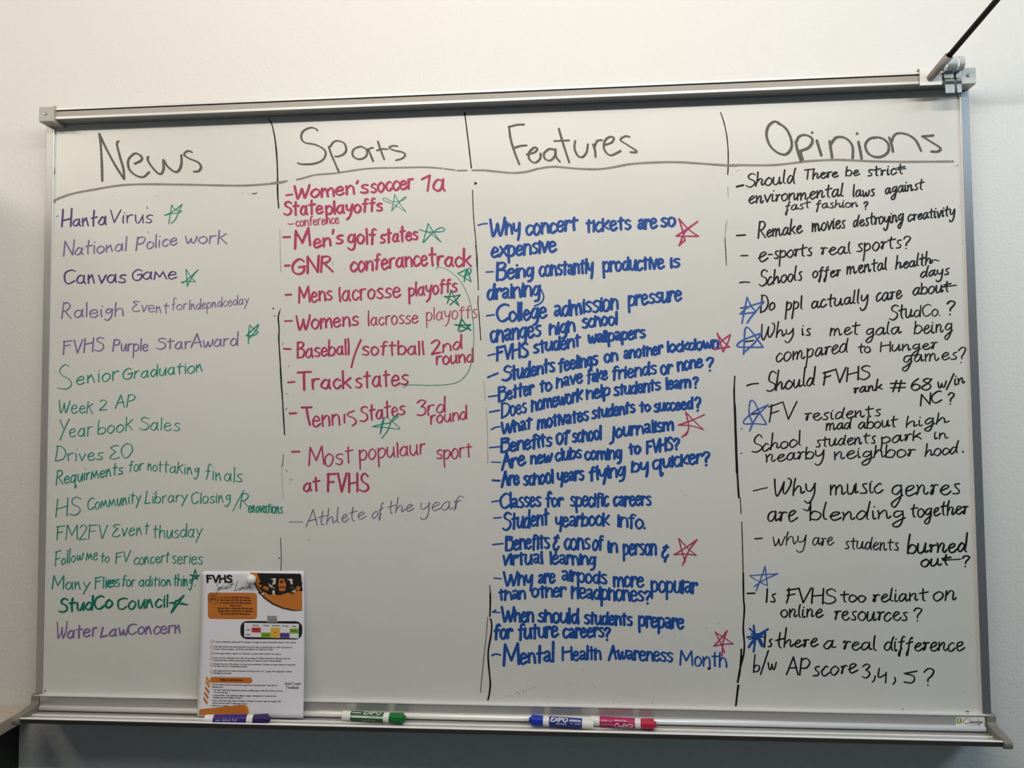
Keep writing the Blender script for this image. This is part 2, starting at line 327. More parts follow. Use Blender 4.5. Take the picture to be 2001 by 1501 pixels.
FONT = {
'N': fontof(E=(10,'9,18 5,20 0,17 6,11 6,11 1,6 0,2 5,0 10,2'), n=(8,'0,10 0.5,0|0.5,5 4,10 4,10 7,0'), y=(8,'0,10 4,3|8,10 1,-7'),
   K=(9,'0,20 0,0|8,20 0,9|2,11 9,0'), k=(8,'0,18 0,0|7,14 0,7|2,8 8,0'), r=(6,'0,10 0.5,0|0.5,7 3,10 6,10'), g=(8,'7,8 4,10 1,7 3,4 6,6 7,9|7,10 6.5,0 3,-6 0,-4'),
   m=(12,'0,0 1,10 1,10 5,2 5,2 8,10 8,10 12,0'), u=(8,'0,10 1,2 4,0 7,8|7.5,10 8,0')),
'S': fontof(t=(7,'3,20 3,8 3.5,0|0,12 7,12.5'), r=(6,'0,10 0.5,0|0.5,6 2,10 6,10.5')),
'F': fontof(a=(6.5,'0.5,9 3,10.5 5,8.5 5,3 6.5,0|5,5.5 1.5,5 0.3,2 2.5,0.5 5,3'), h=(6.5,'0,14 0,8 0,0|0,6 3,10 5.5,8 6.5,0'),
   k=(6.5,'0,17 0,0|6,11 1,5 1,5 6.5,1'), e=(6.5,'0.5,5 5.5,6 5,9 3,10.3 0.8,8 0,4 1.5,0 4,0 6.5,2'), n=(6.5,'0,10 0.3,0|0.3,6 3,10 5.5,8 6.5,0'),
   m=(10,'0,10 0,0|0,6 2.5,10 4.5,8 5,0|5,6 7.5,10 9,8 10,0'), o=(6.5,'3,10 0.5,8 0,4 1.5,0 4,0 6.5,4 5.5,8 3,10'), s=(5.5,'5.5,9 3,10.3 0.5,8 2,6 5,4 5,1.5 3,0 0,1'),
   u=(6.8,'0,10 0,3 2,0 4.5,1.5 6,6|6,10 6,3 6.8,0'), c=(5.5,'5.5,8.5 3,10 0.5,7 0,4 1.5,0 4,0 5.5,2'), r=(4.6,'0,10 0.3,0|0.3,6 2.4,10 4.6,9.6 4.6,7.8'),
   t=(5.5,'2.3,17 2.3,8 2.7,0|0,9.5 5.5,10.2'), d=(6.8,'5.5,8 3,10 0.5,7 0,3 2,0 4.5,1.5 6,7|6.2,20 6.2,8 6.6,0'), b=(6.5,'0,18 0,10 0,0|0,6 3,9.5 6,8 6.5,4 4,0 0,1'),
   p=(6.5,'0,10 0.3,0 0.5,-6|0.3,7 3,10 6.3,7.5 6,2 3,0 0.5,2'), g=(6.5,'5.5,8 3,10 0.7,7 0,3 2.5,0.6 5,3 6,9|6,10 6.2,0 5,-5 2,-6'), y=(6.8,'0,10 0.5,4 2.5,2.5 5,5 6.3,10|6.3,10 6,0 5,-6'),
   w=(9,'0,10 0.8,2 2.4,0 4,4 4.5,9 5,3 6.5,0 8.3,4 9,10'), v=(6,'0,10 2.8,0 2.8,0 6,10'), f=(5.5,'6,17 4.4,20 2.4,17 2.2,8 2,-1|0,9 5,9.5'),
   l=(1.2,'0.3,20 0.4,10 0.8,0'), i=(1.2,'0.5,10 0.5,5 0.8,0|0.8,15'), A=(9,'0,-1 4.5,19 4.5,19 8.5,0|2,7 8,8')),
'O': fontof(**{'5': (10,'10,20 0,17 0,17 7,12 9,5 6,0 0,2')}, a=(9,'6.5,8.5 4,10 1,7 0,3 2,0 5,2 7,8|7,9.5 7,3 8,0.5 10,2'), e=(8,'0.5,4 5,6 7,8.5 5,10 2,8 1,4 3,0 6,0.5 9,3'), h=(9,'1,20 0.5,10 0,0|0.3,4 4,9.5 6.5,8 6.5,3 7.5,0.5 10,3'),
   r=(6,'0,8.5 1.5,10 2.4,6 1.8,0.5 0.6,1.5 2,6 4,9.5 6.5,9'), s=(7,'6,10 2.5,9 3,6 6,3 5,0 1,0.5'), t=(7,'3,18 2.7,8 3.5,1 5.5,0|-0.5,10.5 8,12'), n=(9,'0,10 0.7,5 0.5,0|0.7,5 4,10 6,8 6,2 7.5,0 9,2'),
   m=(14,'0,10 0.5,0|0.5,5 3.5,10 5,7 5,0|5,5 8,10 10,7 10.5,1 12,0 14,2'), u=(9.5,'0,10 0,3 2,0 5,2 6.5,8|7,10 7,3 8,0.5 10,2'), y=(8,'0,10 0.5,4 3,2.5 6,5 7.5,10|7.5,10 7.5,0 5.5,-8 2,-10 0,-7'),
   g=(9,'7,9 4,10 1,7 1,3 4,2 7,6|7.5,10 7.5,0 5.5,-8 2.5,-10 0.5,-7 4,-3 9,1'), f=(7,'6,18 5,20 3,15 2.5,5 1.5,-7 0.5,-4 3,2|0,9 6,10.5'), k=(8,'0.5,20 0,10 0,0|6,10 1,5 1,5 4,4 7.5,0'),
   l=(3,'1,20 0.5,9 1,2 3,0.5'), i=(3,'0.5,10 0.7,3 1.5,0 3,1|1.2,15.5'), d=(9,'6.5,8 4,10 1,7 0,3 2,0 5,2 7.5,9|8.5,20 7.5,9 7.5,2 9,0'), c=(7,'6,8.5 4,10 1,7 0,4 1.5,0 4,0 7.5,3'),
   W=(15,'0,20 1,6 3,0 6,6 8,16 8,16 8,6 10,2 14,10 14,18 11,20'), F=(10,'2,20 2,10 1,0|0,18 11,21|1,10 8,12'), p=(8,'0.5,11 0.5,0 0,-11|0.5,7 4,10 7,8 7,3 3,0.5 0.5,2'))}

def writer(I, font, text, p0, p1, xh, ch, w, slant=0.0, jit=0.3, chisel=0.22, gap=2.0):
    """text along p0 -> p1 (frame with v downwards); xh and ch are the heights of small and tall letters"""
    adv = []; x = 0
    for c in text:
        adv.append(x); x += font[c][0] + gap
    total = x - gap; L = math.dist(p0, p1); sx = L/max(total, 0.1) if total > 2 else 1.0
    ux, uy = ((p1[0]-p0[0])/L, (p1[1]-p0[1])/L) if L > 0 else (1, 0)
    uy0 = uy
    for c, ax in zip(text, adv):
        jy = random.uniform(-.45, .45)*jit*2; js = 1+random.uniform(-.05, .05)*jit*3
        for st in font[c][1]:
            pts = []; prev = None; prevo = None
            for (gx, gy) in st:
                if prev == (gx, gy): pts.append(prevo); continue
                prev = (gx, gy)
                hx = gx + random.uniform(-1, 1)*jit; hy = gy*js + random.uniform(-1, 1)*jit + jy
                if hy <= 10: yv = hy/10*xh
                else: yv = xh + (hy-10)/10*(ch-xh)
                xx = (ax+hx)*sx + slant*yv
                prevo = (p0[0]+xx*ux, p0[1]+xx*uy0-yv); pts.append(prevo)
            if len(pts) == 1: I.ribbon(pts, w*0.95)
            else: I.stroke(pts, w, max(w*0.7, xh*0.12), chisel)

SLANT = {'N': 0.08, 'S': 0.0, 'F': 0.02, 'O': 0.08}
PLACE = lambda u, v, h: (lambda q: (q.x, -h, q.z))(un(u, v))
PLACE_REF[0] = PLACE
def parse_block(ox, oy, s, text):
    """rows: '@colour style width slant' | 'word x0 y0 x1 y1 xh ch' | '+word ...' same line | '~name lw x,y x,y ...' traced stroke | '+~' """
    state = {'col': 'black', 'st': 'N', 'lw': 10.0}; cur = None; scl = 1.0
    def flush():
        if cur is not None and cur[0].V: cur[0].build(cur[1], M[cur[2]], wb, label=cur[3])
    names = {'black': 'black', 'gblack': 'worn black', 'grey': 'grey', 'faint': 'faint rubbed grey', 'purple': 'purple', 'lilac': 'thin purple', 'green': 'thin green', 'dgreen': 'bold green',
             'pink': 'pink', 'lpink': 'thin pink', 'blue': 'blue', 'lblue': 'thin blue', 'greyp': 'faint violet'}
    for row in text.strip().split('\n'):
        row = row.strip()
        if not row: continue
        if row[0] == '@':
            a = row[1:].split(); state.update(col=a[0], st=a[1], lw=float(a[2])); 
            if len(a) > 3: state['sl'] = float(a[3])
            else: state.pop('sl', None)
            continue
        plus = row[0] == '+'
        if plus: row = row[1:]
        if not plus:
            flush()
            nm = 'handwritten_line'
            if row[0] == '~': nm = row.split()[0][1:] or 'handwritten_line'
            scl = {'heading_underline': 1.3, 'heading': 1.12, 'ink_speck': 0.8}.get(nm, 1.0)
            cur = (Ink(PLACE), nm, state['col'], names[state['col']]+' marker '+nm.replace('_', ' '))
        I = cur[0]
        if row[0] == '~':
            a = row.split(); lw = float(a[1])/s*scl
            pts = [tuple(float(c) for c in q.split(',')) for q in a[2:] if q != '|']
            for st in ' '.join(a[2:]).split('|'):
                pts = [tuple(float(c) for c in q.split(',')) for q in st.split()]
                pts = [(ox+x/s, oy+y/s) for x, y in pts]
                if len(pts) == 1: I.ribbon(pts, lw)
                else: I.stroke(pts, lw, 2.2)
        else:
            a = row.split(); t = a[0]; x0, y0, x1, y1, xh, ch = [float(q) for q in a[1:7]]
            lw = (float(a[7]) if len(a) > 7 else state['lw'])/s
            g = {'F': 1.5, 'O': 1.8}.get(state['st'], 2.4); lw *= {'F': 1.18, 'S': 1.06}.get(state['st'], 1.05); jt = {'F': .42, 'O': .5, 'N': .45}.get(state['st'], .36)
            writer(I, FONT[state['st']], t, (ox+x0/s, oy+y0/s), (ox+x1/s, oy+y1/s), xh/s, ch/s, lw, state.get('sl', SLANT[state['st']]), jt, gap=g)
    flush()

parse_block(60, 190, 4.002, '''
@gblack N 16
~heading 15 537,288 545,340 556,500 560,655 | 537,288 590,400 660,530 730,640 | 688,345 674,365 700,470 725,560 732,640 | 815,520 865,495 868,468 845,447 810,442 765,490 770,560 820,610 880,625 925,588 | 920,468 915,490 945,540 990,590 1020,600 1040,560 1038,490 1070,540 1130,585 1165,565 1180,510 1178,455 | 1262,432 1230,420 1200,450 1240,480 1310,510 1333,550 1310,580 1275,582
@grey N 12
~heading_underline 12 188,820 196,803 320,757 500,722 700,690 900,681 1200,684 1500,690 1700,690 1930,672 2001,655
@black N 10
~divider_line 9 1860,170 1885,210 1910,320 1925,450 1930,600 1930,750 1940,855
@faint N 8
~divider_line 4 1948,1030 1951,1120 1953,1200 | 1950,1200 1957,1330
~ink_speck 5 640,772 652,774 | 690,775 | 760,772 | 980,773 998,772 | 1080,770 | 1600,743 | 1650,748 1665,750 | 1700,752 1735,760 | 1865,1012 | 1955,988
@black N 8
~ink_speck 9 1742,758 1768,750 | 1738,752
@purple N 12
Hanta 245 1015 590 998 55 140
@purple N 9
+Virus 615 982 950 982 62 95
@green N 7
~drawn_star 7 1080,990 1092,915 1103,842 1103,842 1130,880 1182,890 1182,890 1160,905 1110,910 1045,925 1045,925 1110,895 1185,838 1185,838 1160,890 1130,960 1097,985
~ink_speck 8 205,935 215,928 | 908,855 915,875 | 918,1050 922,1060
@lilac N 10
National 258 1245 750 1195 52 112
+Police 822 1198 1145 1150 52 105
+work 1208 1140 1530 1145 55 110
@purple N 11
Canvas 258 1458 740 1450 62 105
@lilac N 10
+G 795 1432 870 1430 55 85
+ame 880 1425 1140 1422 58 60
@green N 7
~drawn_star 7 1225,1480 1215,1345 1215,1345 1250,1400 1290,1445 1290,1445 1240,1440 1180,1445 1185,1453 1210,1440 1310,1350 1310,1350 1260,1410 1228,1475
''')
parse_block(80, 540, 4.169, '''
@lilac N 10
R 170 342 245 340 60 138
+aleigh 270 335 672 322 60 112
+Event 745 285 1040 300 55 85 8
+for 1062 276 1190 270 45 95 7
+Indepndceday 1205 275 1690 225 45 82 7
@lilac N 10
FVHS 178 635 505 608 70 110
+Purple 585 612 872 606 56 98
+Star 940 598 1215 588 58 88
+Award 1225 582 1600 562 56 110
@green N 8
~drawn_star 9 1690,548 1692,470 1702,398 1702,398 1735,430 1770,455 1770,455 1740,480 1672,485 1672,485 1710,450 1772,392 1772,392 1755,440 1700,500
@green N 8
~handwritten_line 8 232,737 200,720 158,755 165,800 230,840 250,880 220,915 170,918 137,908
+enior 290 885 632 838 66 100 9
+Graduation 665 842 1318 775 56 92 9
Week 140 1106 425 1118 62 95
+2 478 1090 538 1090 50 85
+AP 605 1075 762 1060 55 105
Year 145 1315 415 1300 68 135
+book 465 1288 750 1252 58 118
+Sales 800 1248 1130 1262 62 105
@black N 7
~ink_speck 14 1893,262 | 1902,322 1904,324
~divider_line 8 1945,285 1932,340 1940,420 1940,560 1948,680 1955,850 1968,1000 1978,1150 1985,1290
@faint N 5
~ink_speck 5 115,780 128,795 | 1968,540 1965,570 | 1970,408
''')
parse_block(80, 840, 4.169, '''
@green N 8
Drives 118 255 505 245 60 115
+EO 565 242 740 222 60 118
Requirments 125 448 665 358 56 108 9
+for 715 342 832 330 52 82
+not 870 330 985 338 50 85
+taking 1000 345 1290 368 55 95
+finals 1335 402 1640 430 66 128
HS 125 712 315 690 75 148
+Community 380 655 810 590 56 90
+Library 850 602 1190 580 52 98
+Closing 1225 602 1545 592 60 88
+~ 7 1565,660 1605,580 1652,495
+R 1625 642 1695 640 60 122
+enovations 1690 668 1968 682 52 80 9
FM2FV 122 898 535 890 60 112
+Event 585 875 880 852 64 100
+thusday 910 884 1308 872 64 108
Follow 112 1112 340 1058 50 110
+me 370 1062 460 1060 58 60
+to 487 1082 555 1080 46 80
+FV 605 1090 725 1072 50 86
+concert 760 1098 1045 1078 55 82
+series 1065 1088 1315 1095 60 88
@black N 7
~divider_line 5 1952,880 1957,1000 | 1958,1000 1958,1080 1955,1145
+~ 10 1940,1045
@faint N 5
~divider_line 5 1976,200 1972,260 1968,300
''')
parse_block(80, 1020, 4.169, '''
@green N 9
Many 92 548 395 545 60 112
+Flies 435 545 640 525 56 88
+~ 9 530,510 560,470 600,520 540,520 590,470 610,500 545,490 600,480 545,515
+for 660 522 765 526 52 84
+adition 800 525 1060 518 50 78
+thing 1080 522 1235 522 55 92
+~ 9 1258,520
@dgreen N 8
~drawn_star 9 1230,480 1245,430 1258,388 1258,388 1268,430 1275,470 1275,470 1245,450 1213,430 1213,430 1250,436 1290,436 1290,436 1260,455 1228,480 | 1245,440 1265,450 1250,460
@dgreen N 16
StudCo 145 738 580 698 60 108
@dgreen N 13
+Council 622 718 1035 688 66 95 13
~drawn_star 12 1062,738 1085,690 1100,640 1100,640 1150,660 1195,675 1195,675 1120,668 1050,660 1050,660 1100,650 1165,600 1165,600 1115,670 1066,735
@lilac N 9
W 125 950 205 945 60 130
@purple N 13
+ater 215 950 455 928 62 108
+Law 490 938 705 920 58 75
+Concern 708 918 1140 905 62 82 12
''')
parse_block(530, 220, 4.841, '''
@gblack N 16
~heading 16 440,172 415,150 365,145 300,180 285,240 320,285 420,305 500,350 515,400 480,455 400,485 300,490 250,478 | 545,325 570,400 600,470 640,560 | 560,320 590,280 630,268 690,290 710,350 690,390 640,415 605,415 | 830,325 780,350 770,400 810,438 870,435 905,400 900,350 860,325 830,325 | 915,345 940,400 965,460 | 925,350 945,335 965,335 | 1010,275 1030,340 1070,445 | 1000,360 1050,345 1098,348 | 1195,320 1150,315 1115,335 1170,360 1240,375 1268,400 1240,435 1180,452
@grey N 12
~heading_underline 12 0,668 60,660 120,652 | 240,634 290,625 420,590 600,575 800,545 950,528 1200,522 1450,518 1620,528 | 1640,532 1740,545 | 1760,550 1850,548
@black N 9
~divider_line 9 0,90 20,160 40,300 55,480 62,620 65,800 70,905
~divider_line 11 1830,0 1845,120 1865,280 1885,450 1893,525
~divider_line 8 1905,735 1908,850 1915,1000 1930,1150 1940,1280 1950,1400 1950,1500
~ink_speck 22 1928,662 1940,668 1928,675
@faint N 5
~divider_line 6 82,1100 84,1200 86,1300 92,1490
~ink_speck 6 1858,1240 | 1850,1246 | 1735,590 | 1820,590 | 695,1480
@pink S 20
~ 19 143,783 200,775
+Women's 218 815 915 758 76 118
+soccer 945 758 1340 715 84 90
+~ 20 1425,632 1500,595 1500,595 1490,670 1480,740
+a 1535 742 1645 740 108 110
State 118 975 488 955 76 125
+playoffs 518 962 1050 930 76 120
@green N 7
~drawn_star 7 1140,935 1155,850 1168,775 1168,775 1215,860 1275,940 1275,940 1160,870 1070,835 1058,815 1080,810 1150,842 1230,835 1278,805 1262,800 1200,860 1140,930
@pink S 10
~ 12 160,1052 185,1058 210,1052
+conference 235 1078 640 1045 52 88
@pink S 20
~ 20 112,1180 178,1177
+M 225 1290 370 1260 90 175
+en's 405 1280 680 1235 78 150
+golf 730 1235 985 1245 84 140
+states 1035 1238 1385 1202 76 130
@green N 9
~drawn_star 10 1435,1225 1465,1130 1485,1050 1485,1050 1540,1140 1605,1225 1605,1225 1500,1140 1400,1108 1400,1108 1500,1130 1620,1125 1640,1100 1600,1090 1530,1135 1440,1230
''')
parse_block(530, 480, 4.88, '''
@pink S 20
~ 22 132,193 175,190
+GNR 202 272 585 245 80 145
+conferance 760 250 1490 185 92 150 19
+track 1508 190 1905 198 84 160
@green N 6
~drawn_star 12 1840,345 1865,225 1905,345 1905,345 1780,268 1780,268 1880,220 1905,230 1895,265 1840,290 | 1850,300 1870,240
~connecting_line 6 1575,225 1600,205 1680,230 1770,300 1840,400 1890,520 1915,640 1930,800 1930,950 1910,1100 1880,1200 1800,1290 1680,1325 1500,1332 1340,1328 1290,1335 1255,1355
@pink S 17
~ 20 137,470 190,468
+Mens 265 548 580 520 92 148
+lacrosse 648 530 1230 490 94 130
+playoffs 1312 485 1770 440 82 128
@dgreen N 8
~drawn_star 11 1680,550 1700,480 1715,425 1715,425 1750,500 1790,570 1790,570 1720,520 1650,485 1650,485 1730,485 1800,470 1800,470 1760,520 1705,565
@pink S 17
~ 18 130,720 200,718
+Womens 242 805 830 758 86 135
@lpink S 12
+lacrosse 925 765 1400 738 78 138 12
+playoffs 1478 715 1965 690 80 115 9
@dgreen N 8
~drawn_star 13 1785,810 1800,750 1815,700 1815,700 1860,760 1905,808 1905,808 1830,775 1750,755 1750,755 1830,758 1900,755 1900,755 1850,800 1800,820
@pink S 16
~ 18 120,985 185,987
+Baseball 252 1072 745 1035 82 150
+~ 16 765,1160 800,1030 855,900
+softball 868 1045 1455 1038 82 125
+2nd 1532 1040 1815 978 72 130
+~ 2 1575,1040
@pink S 16
round 1578 1135 1925 1108 74 125
@pink S 19
~ 17 160,1305 222,1300
+Track 252 1378 765 1355 90 165
+states 802 1358 1305 1328 96 145 17
@black N 9
~divider_line 11 75,640 68,700 76,800 72,870 76,960 82,1050 92,1200 100,1350 108,1464
+~ 4 62,700 80,780 | 92,600 75,640
@faint N 5
~divider_line 7 88,50 88,130 92,250
~divider_line 6 1945,0 1955,120 1965,260
+~ 9 135,1412 160,1415
+~ 6 590,155 588,190 | 700,218 | 168,1140 168,1160 | 112,920 108,945 | 118,770
@black N 9
~divider_line 8 1947,0 1957,120 1967,240 1972,330 1975,420 | 1975,480 1972,560 1985,700 1998,900
''')
parse_block(530, 760, 4.88, '''
@pink S 15
~ 19 175,235 238,232
+~ 21 290,178 385,176
+~ 19 338,185 350,265 370,345
+enn 395 358 650 345 100 130 15
+i 695 325 706 325 70 85 15
+~ 14 790,210 735,232 730,255 790,280 810,320 775,352
+States 848 318 1275 242 84 148 15
+3rd 1392 262 1662 222 82 150 14
+round 1522 338 1865 285 74 130 14
@green N 8
~drawn_star 9 1040,430 1055,330 1090,272 1140,300 1225,372 1225,372 1210,385 1100,370 965,360 965,360 1060,335 1130,322 1215,262 1190,260 1150,300 1110,400 1055,470 | 1040,430 1075,300
@pink S 13
~ 20 198,600 270,598
+M 362 730 500 715 90 170
+ost 512 735 775 705 110 160
+populaur 842 680 1470 620 94 130
+sport 1578 672 1910 648 88 125
@pink S 18
at 312 982 460 965 80 125
+FVHS 535 980 925 978 80 165
@greyp O 8
~ 7 170,1270 300,1270
+Athlete 335 1318 890 1240 72 145
+of 962 1245 1070 1195 60 110
+the 1108 1195 1350 1160 62 135
+year 1425 1170 1800 1145 78 80
+~ 8 1745,1160 1770,1060 1800,1022 1840,1038
@black N 8
~divider_line 9 98,0 108,100 115,250 127,430
+~ 5 118,630 110,700 105,740 | 145,795 150,775 | 133,200 150,182
@dgreen N 8
~ink_speck 7 175,868 200,866
@faint N 5
~divider_line 5 98,730 105,900 115,1050
~ink_speck 7 1170,1300 | 1192,1282 | 1222,1300 | 350,1442 380,1440
''')
parse_block(920, 220, 3.848, '''
@gblack N 13
~heading 14 287,105 300,200 330,300 365,390 | 285,110 340,94 400,90 | 320,270 370,252 420,248 | 420,315 480,300 500,275 480,262 440,300 440,350 480,378 520,350 525,310 | 630,280 590,275 550,310 560,350 600,360 635,320 635,270 640,330 672,372 | 662,122 690,220 740,375 | 627,215 690,212 738,210 | 785,215 780,270 805,325 840,335 870,300 880,240 | 920,240 935,290 938,335 | 930,260 950,215 985,208 | 1005,245 1060,225 1075,190 1040,185 1005,220 1005,280 1050,322 1125,290 | 1195,185 1165,178 1125,205 1180,245 1248,290 1235,300 1200,298
@grey N 12
~heading_underline 12 12,435 100,435 200,445 320,455 420,445 520,420 620,408 720,415 850,425 970,425 1080,410 1200,388 1350,377 1550,373 1750,385 1930,398 2001,400
@black N 8
~divider_line 8 1878,0 1905,80 1925,180 1935,290 1935,400 1932,465
@faint N 5
~divider_line 6 1925,810 1912,950 1918,1060 1922,1150 | 1932,560 1936,640
@black N 7
~divider_line 6 1920,840 1912,950 1918,1060 1922,1150
@pink S 11
~drawn_star 12 1565,1000 1610,960 | 1570,998 1610,900 1705,820 | 1705,820 1620,880 1545,930 1545,930 1630,930 1712,930 1712,930 1640,880 1565,800 1565,800 1590,880 1610,965
@blue F 16
~ 12 55,848 90,838 125,835
+Why 145 932 370 908 74 122
+concert 418 920 800 882 75 105
+tickets 868 898 1200 874 66 92
+are 1260 878 1395 865 70 80
+so 1432 856 1535 852 62 70
expensive 158 1088 638 1045 74 95
''')
parse_block(930, 500, 3.924, '''
@blue F 16
~ 13 77,125 132,122
+Being 162 185 438 152 66 122
+constantly 490 155 898 128 75 105
+productive 978 120 1440 95 70 95
+is 1490 88 1558 82 60 75
draining 88 338 490 300 76 115
+~ 11 488,240 520,310 500,360 450,385
~ 13 82,460 140,452
+College 162 508 540 475 76 132
+admission 602 470 1088 405 80 112
+pressure 1172 385 1575 338 74 80
changes 112 665 495 618 84 95
+high 568 605 755 580 70 95
+school 818 552 1080 522 66 90
~ 12 92,765 148,752
+FVHS 158 805 395 770 60 108
+student 442 748 800 690 65 92
+wallpapers 862 672 1295 625 60 82
~ 14 92,932 168,900
+Students 205 962 600 885 66 112
+feelings 638 885 930 832 66 92
+on 988 812 1085 800 60 70
+another 1138 792 1430 748 60 82
+lockdown 1468 740 1858 702 56 80
@pink S 11
~drawn_star 11 1850,592 1880,640 1945,700 1945,700 1890,705 1830,720 1830,720 1890,650 1950,605 1950,605 1930,670 1895,735 1895,735 1870,660 1852,595
''')
parse_block(930, 500, 3.924, '''
@blue F 15
~ 13 97,1081 165,1071
+Better 178 1113 440 1058 66 105
+to 492 1042 580 1030 60 85
+have 622 1012 815 968 66 85
+fake 855 975 1005 945 64 100
+friends 1048 948 1380 905 64 92
+or 1420 908 1505 898 65 70
+none 1548 882 1735 852 64 70
+? 1770 880 1815 878 55 98
''')
parse_block(930, 720, 3.924, '''
@blue F 16
~ 13 105,335 180,322
+Does 195 378 385 335 68 105 13
+homework 428 328 815 245 70 95
+help 852 238 1025 205 65 85
+students 1062 208 1410 165 60 85
+learn 1458 158 1645 145 58 85
+? 1668 148 1700 146 45 75
~ 11 118,470 150,452 185,448
+What 195 505 425 458 66 88
+motivates 478 462 860 395 66 90
+students 892 388 1215 332 60 88
+to 1258 335 1335 325 52 78
+succeed 1368 330 1660 305 55 82
+? 1682 325 1718 322 50 98
~ 12 105,608 185,600
+Benefits 195 642 580 590 66 98
+of 618 582 715 568 80 92
+school 742 568 960 540 66 95
+journalism 1035 530 1512 468 64 88
@pink S 10
~drawn_star 10 1608,515 1625,490 | 1580,528 1625,480 1630,430 1608,335 1608,335 1670,400 1745,470 1745,470 1650,440 1552,435 1552,435 1650,400 1752,355
@blue F 16
~ 10 118,718 190,722
+Are 198 775 375 738 70 118
+new 422 732 580 715 60 65
+clubs 612 708 805 682 60 85
+coming 838 698 1115 690 62 85
+to 1172 658 1260 645 54 80
+FVHS 1308 652 1505 622 50 95
+? 1518 622 1555 618 45 88
~ 17 127,858 182,862
+Are 198 902 330 882 66 105
+school 368 898 590 872 70 98
+years 628 872 825 852 68 75
+flying 872 855 1140 822 68 98
+by 1198 795 1320 788 66 80
+quicker 1358 775 1730 722 70 85
+? 1742 742 1785 738 55 95
@black N 8
~divider_line 10 1985,60 1980,190 1985,400 1990,560 1998,800
@faint N 4
~divider_line 5 60,100 72,250 | 80,300 88,500 92,720
+~ 10 88,722
~ink_speck 6 1572,935 | 1600,975 | 1942,440
''')
parse_block(930, 940, 3.924, '''
@blue F 15
~ 12 122,160 175,152
+Classes 188 208 495 190 70 115
+for 538 192 665 190 60 105
+specific 728 195 1015 192 75 100
+careers 1058 192 1340 182 70 78
~ 12 138,285 195,280
+Student 205 380 555 332 78 130
+yearbook 612 348 1020 338 70 100
+info. 1088 350 1300 366 75 98
~ 12 128,488 208,480
+Benefits 232 528 560 512 76 100
+& 595 530 635 530 75 115
+cons 682 522 870 520 80 85
+of 898 528 970 520 76 100
+in 1012 548 1085 545 74 90
+person 1132 565 1380 562 80 85
+& 1428 590 1475 592 65 90
virtual 208 642 510 632 70 88
+learning 568 634 915 642 66 88
@pink S 10
~drawn_star 10 1605,620 1580,540 1555,440 1555,440 1620,510 1690,570 1690,570 1600,560 1520,565 1520,565 1610,510 1695,450 1695,450 1630,540 1585,645 | 1600,620 1605,600
@blue F 15
~ 12 138,745 195,750
+Why 215 800 430 795 70 98
+are 482 788 605 775 68 75
+airpods 662 762 1000 790 70 88
+more 1058 808 1285 808 74 80
+popular 1345 848 1695 862 85 95
than 178 915 380 900 64 88
+other 432 890 685 882 65 85
+headphones 738 895 1282 922 76 95
+? 1295 938 1335 940 50 95
@black N 8
~divider_line 7 105,800 112,900 108,1020
@faint N 5
~ink_speck 6 1572,70 | 1600,110 | 1208,678
''')
parse_block(930, 1160, 3.848, '''
@blue F 16
~ 11 125,140 180,143 | 125,140 150,125
+When 195 208 430 212 70 105
+should 470 208 770 225 68 105
+students 818 225 1172 238 65 88
+prepare 1228 242 1560 268 74 80
for 140 335 270 332 68 105
+future 322 342 615 322 74 108
+careers 658 332 960 325 68 75
+? 968 345 1005 345 50 90
@blue F 14
~ 13 120,465 150,455 185,462
+Mental 208 538 585 508 70 148 16
+Health 652 502 940 492 64 98
+Awareness 998 492 1475 510 66 100
@lblue S 13
+Month 1538 538 1885 552 68 108 12
@pink S 9
~drawn_star 10 1870,445 1840,370 1800,290 1800,290 1870,335 1935,378 1935,378 1860,382 1790,395 1790,395 1840,340 1888,280 1888,280 1860,360 1850,470
@black N 10
~ink_speck 20 1750,565 | 1758,560
~divider_line 11 108,0 108,80 105,170 | 108,190 118,220 115,300 92,450 102,600 108,680 100,760 90,800
~divider_line 12 1996,420 1985,580 1970,660 | 1975,690 1965,760 1955,840
@grey N 8
~divider_line 8 88,180 75,350 55,520 35,740
@black N 5
~ink_speck 6 215,785 | 230,772 | 245,770 | 262,768 | 278,768 | 300,748 | 310,742 | 325,755 | 330,748 | 350,740 | 358,732 | 380,730 | 400,722 | 420,712 | 442,705 | 540,775 | 800,565 | 802,578 | 1735,258 | 1495,317 | 1400,325 | 1825,222 | 895,705 | 1085,812 | 1030,825 | 1330,828 | 1325,822 | 700,680
''')
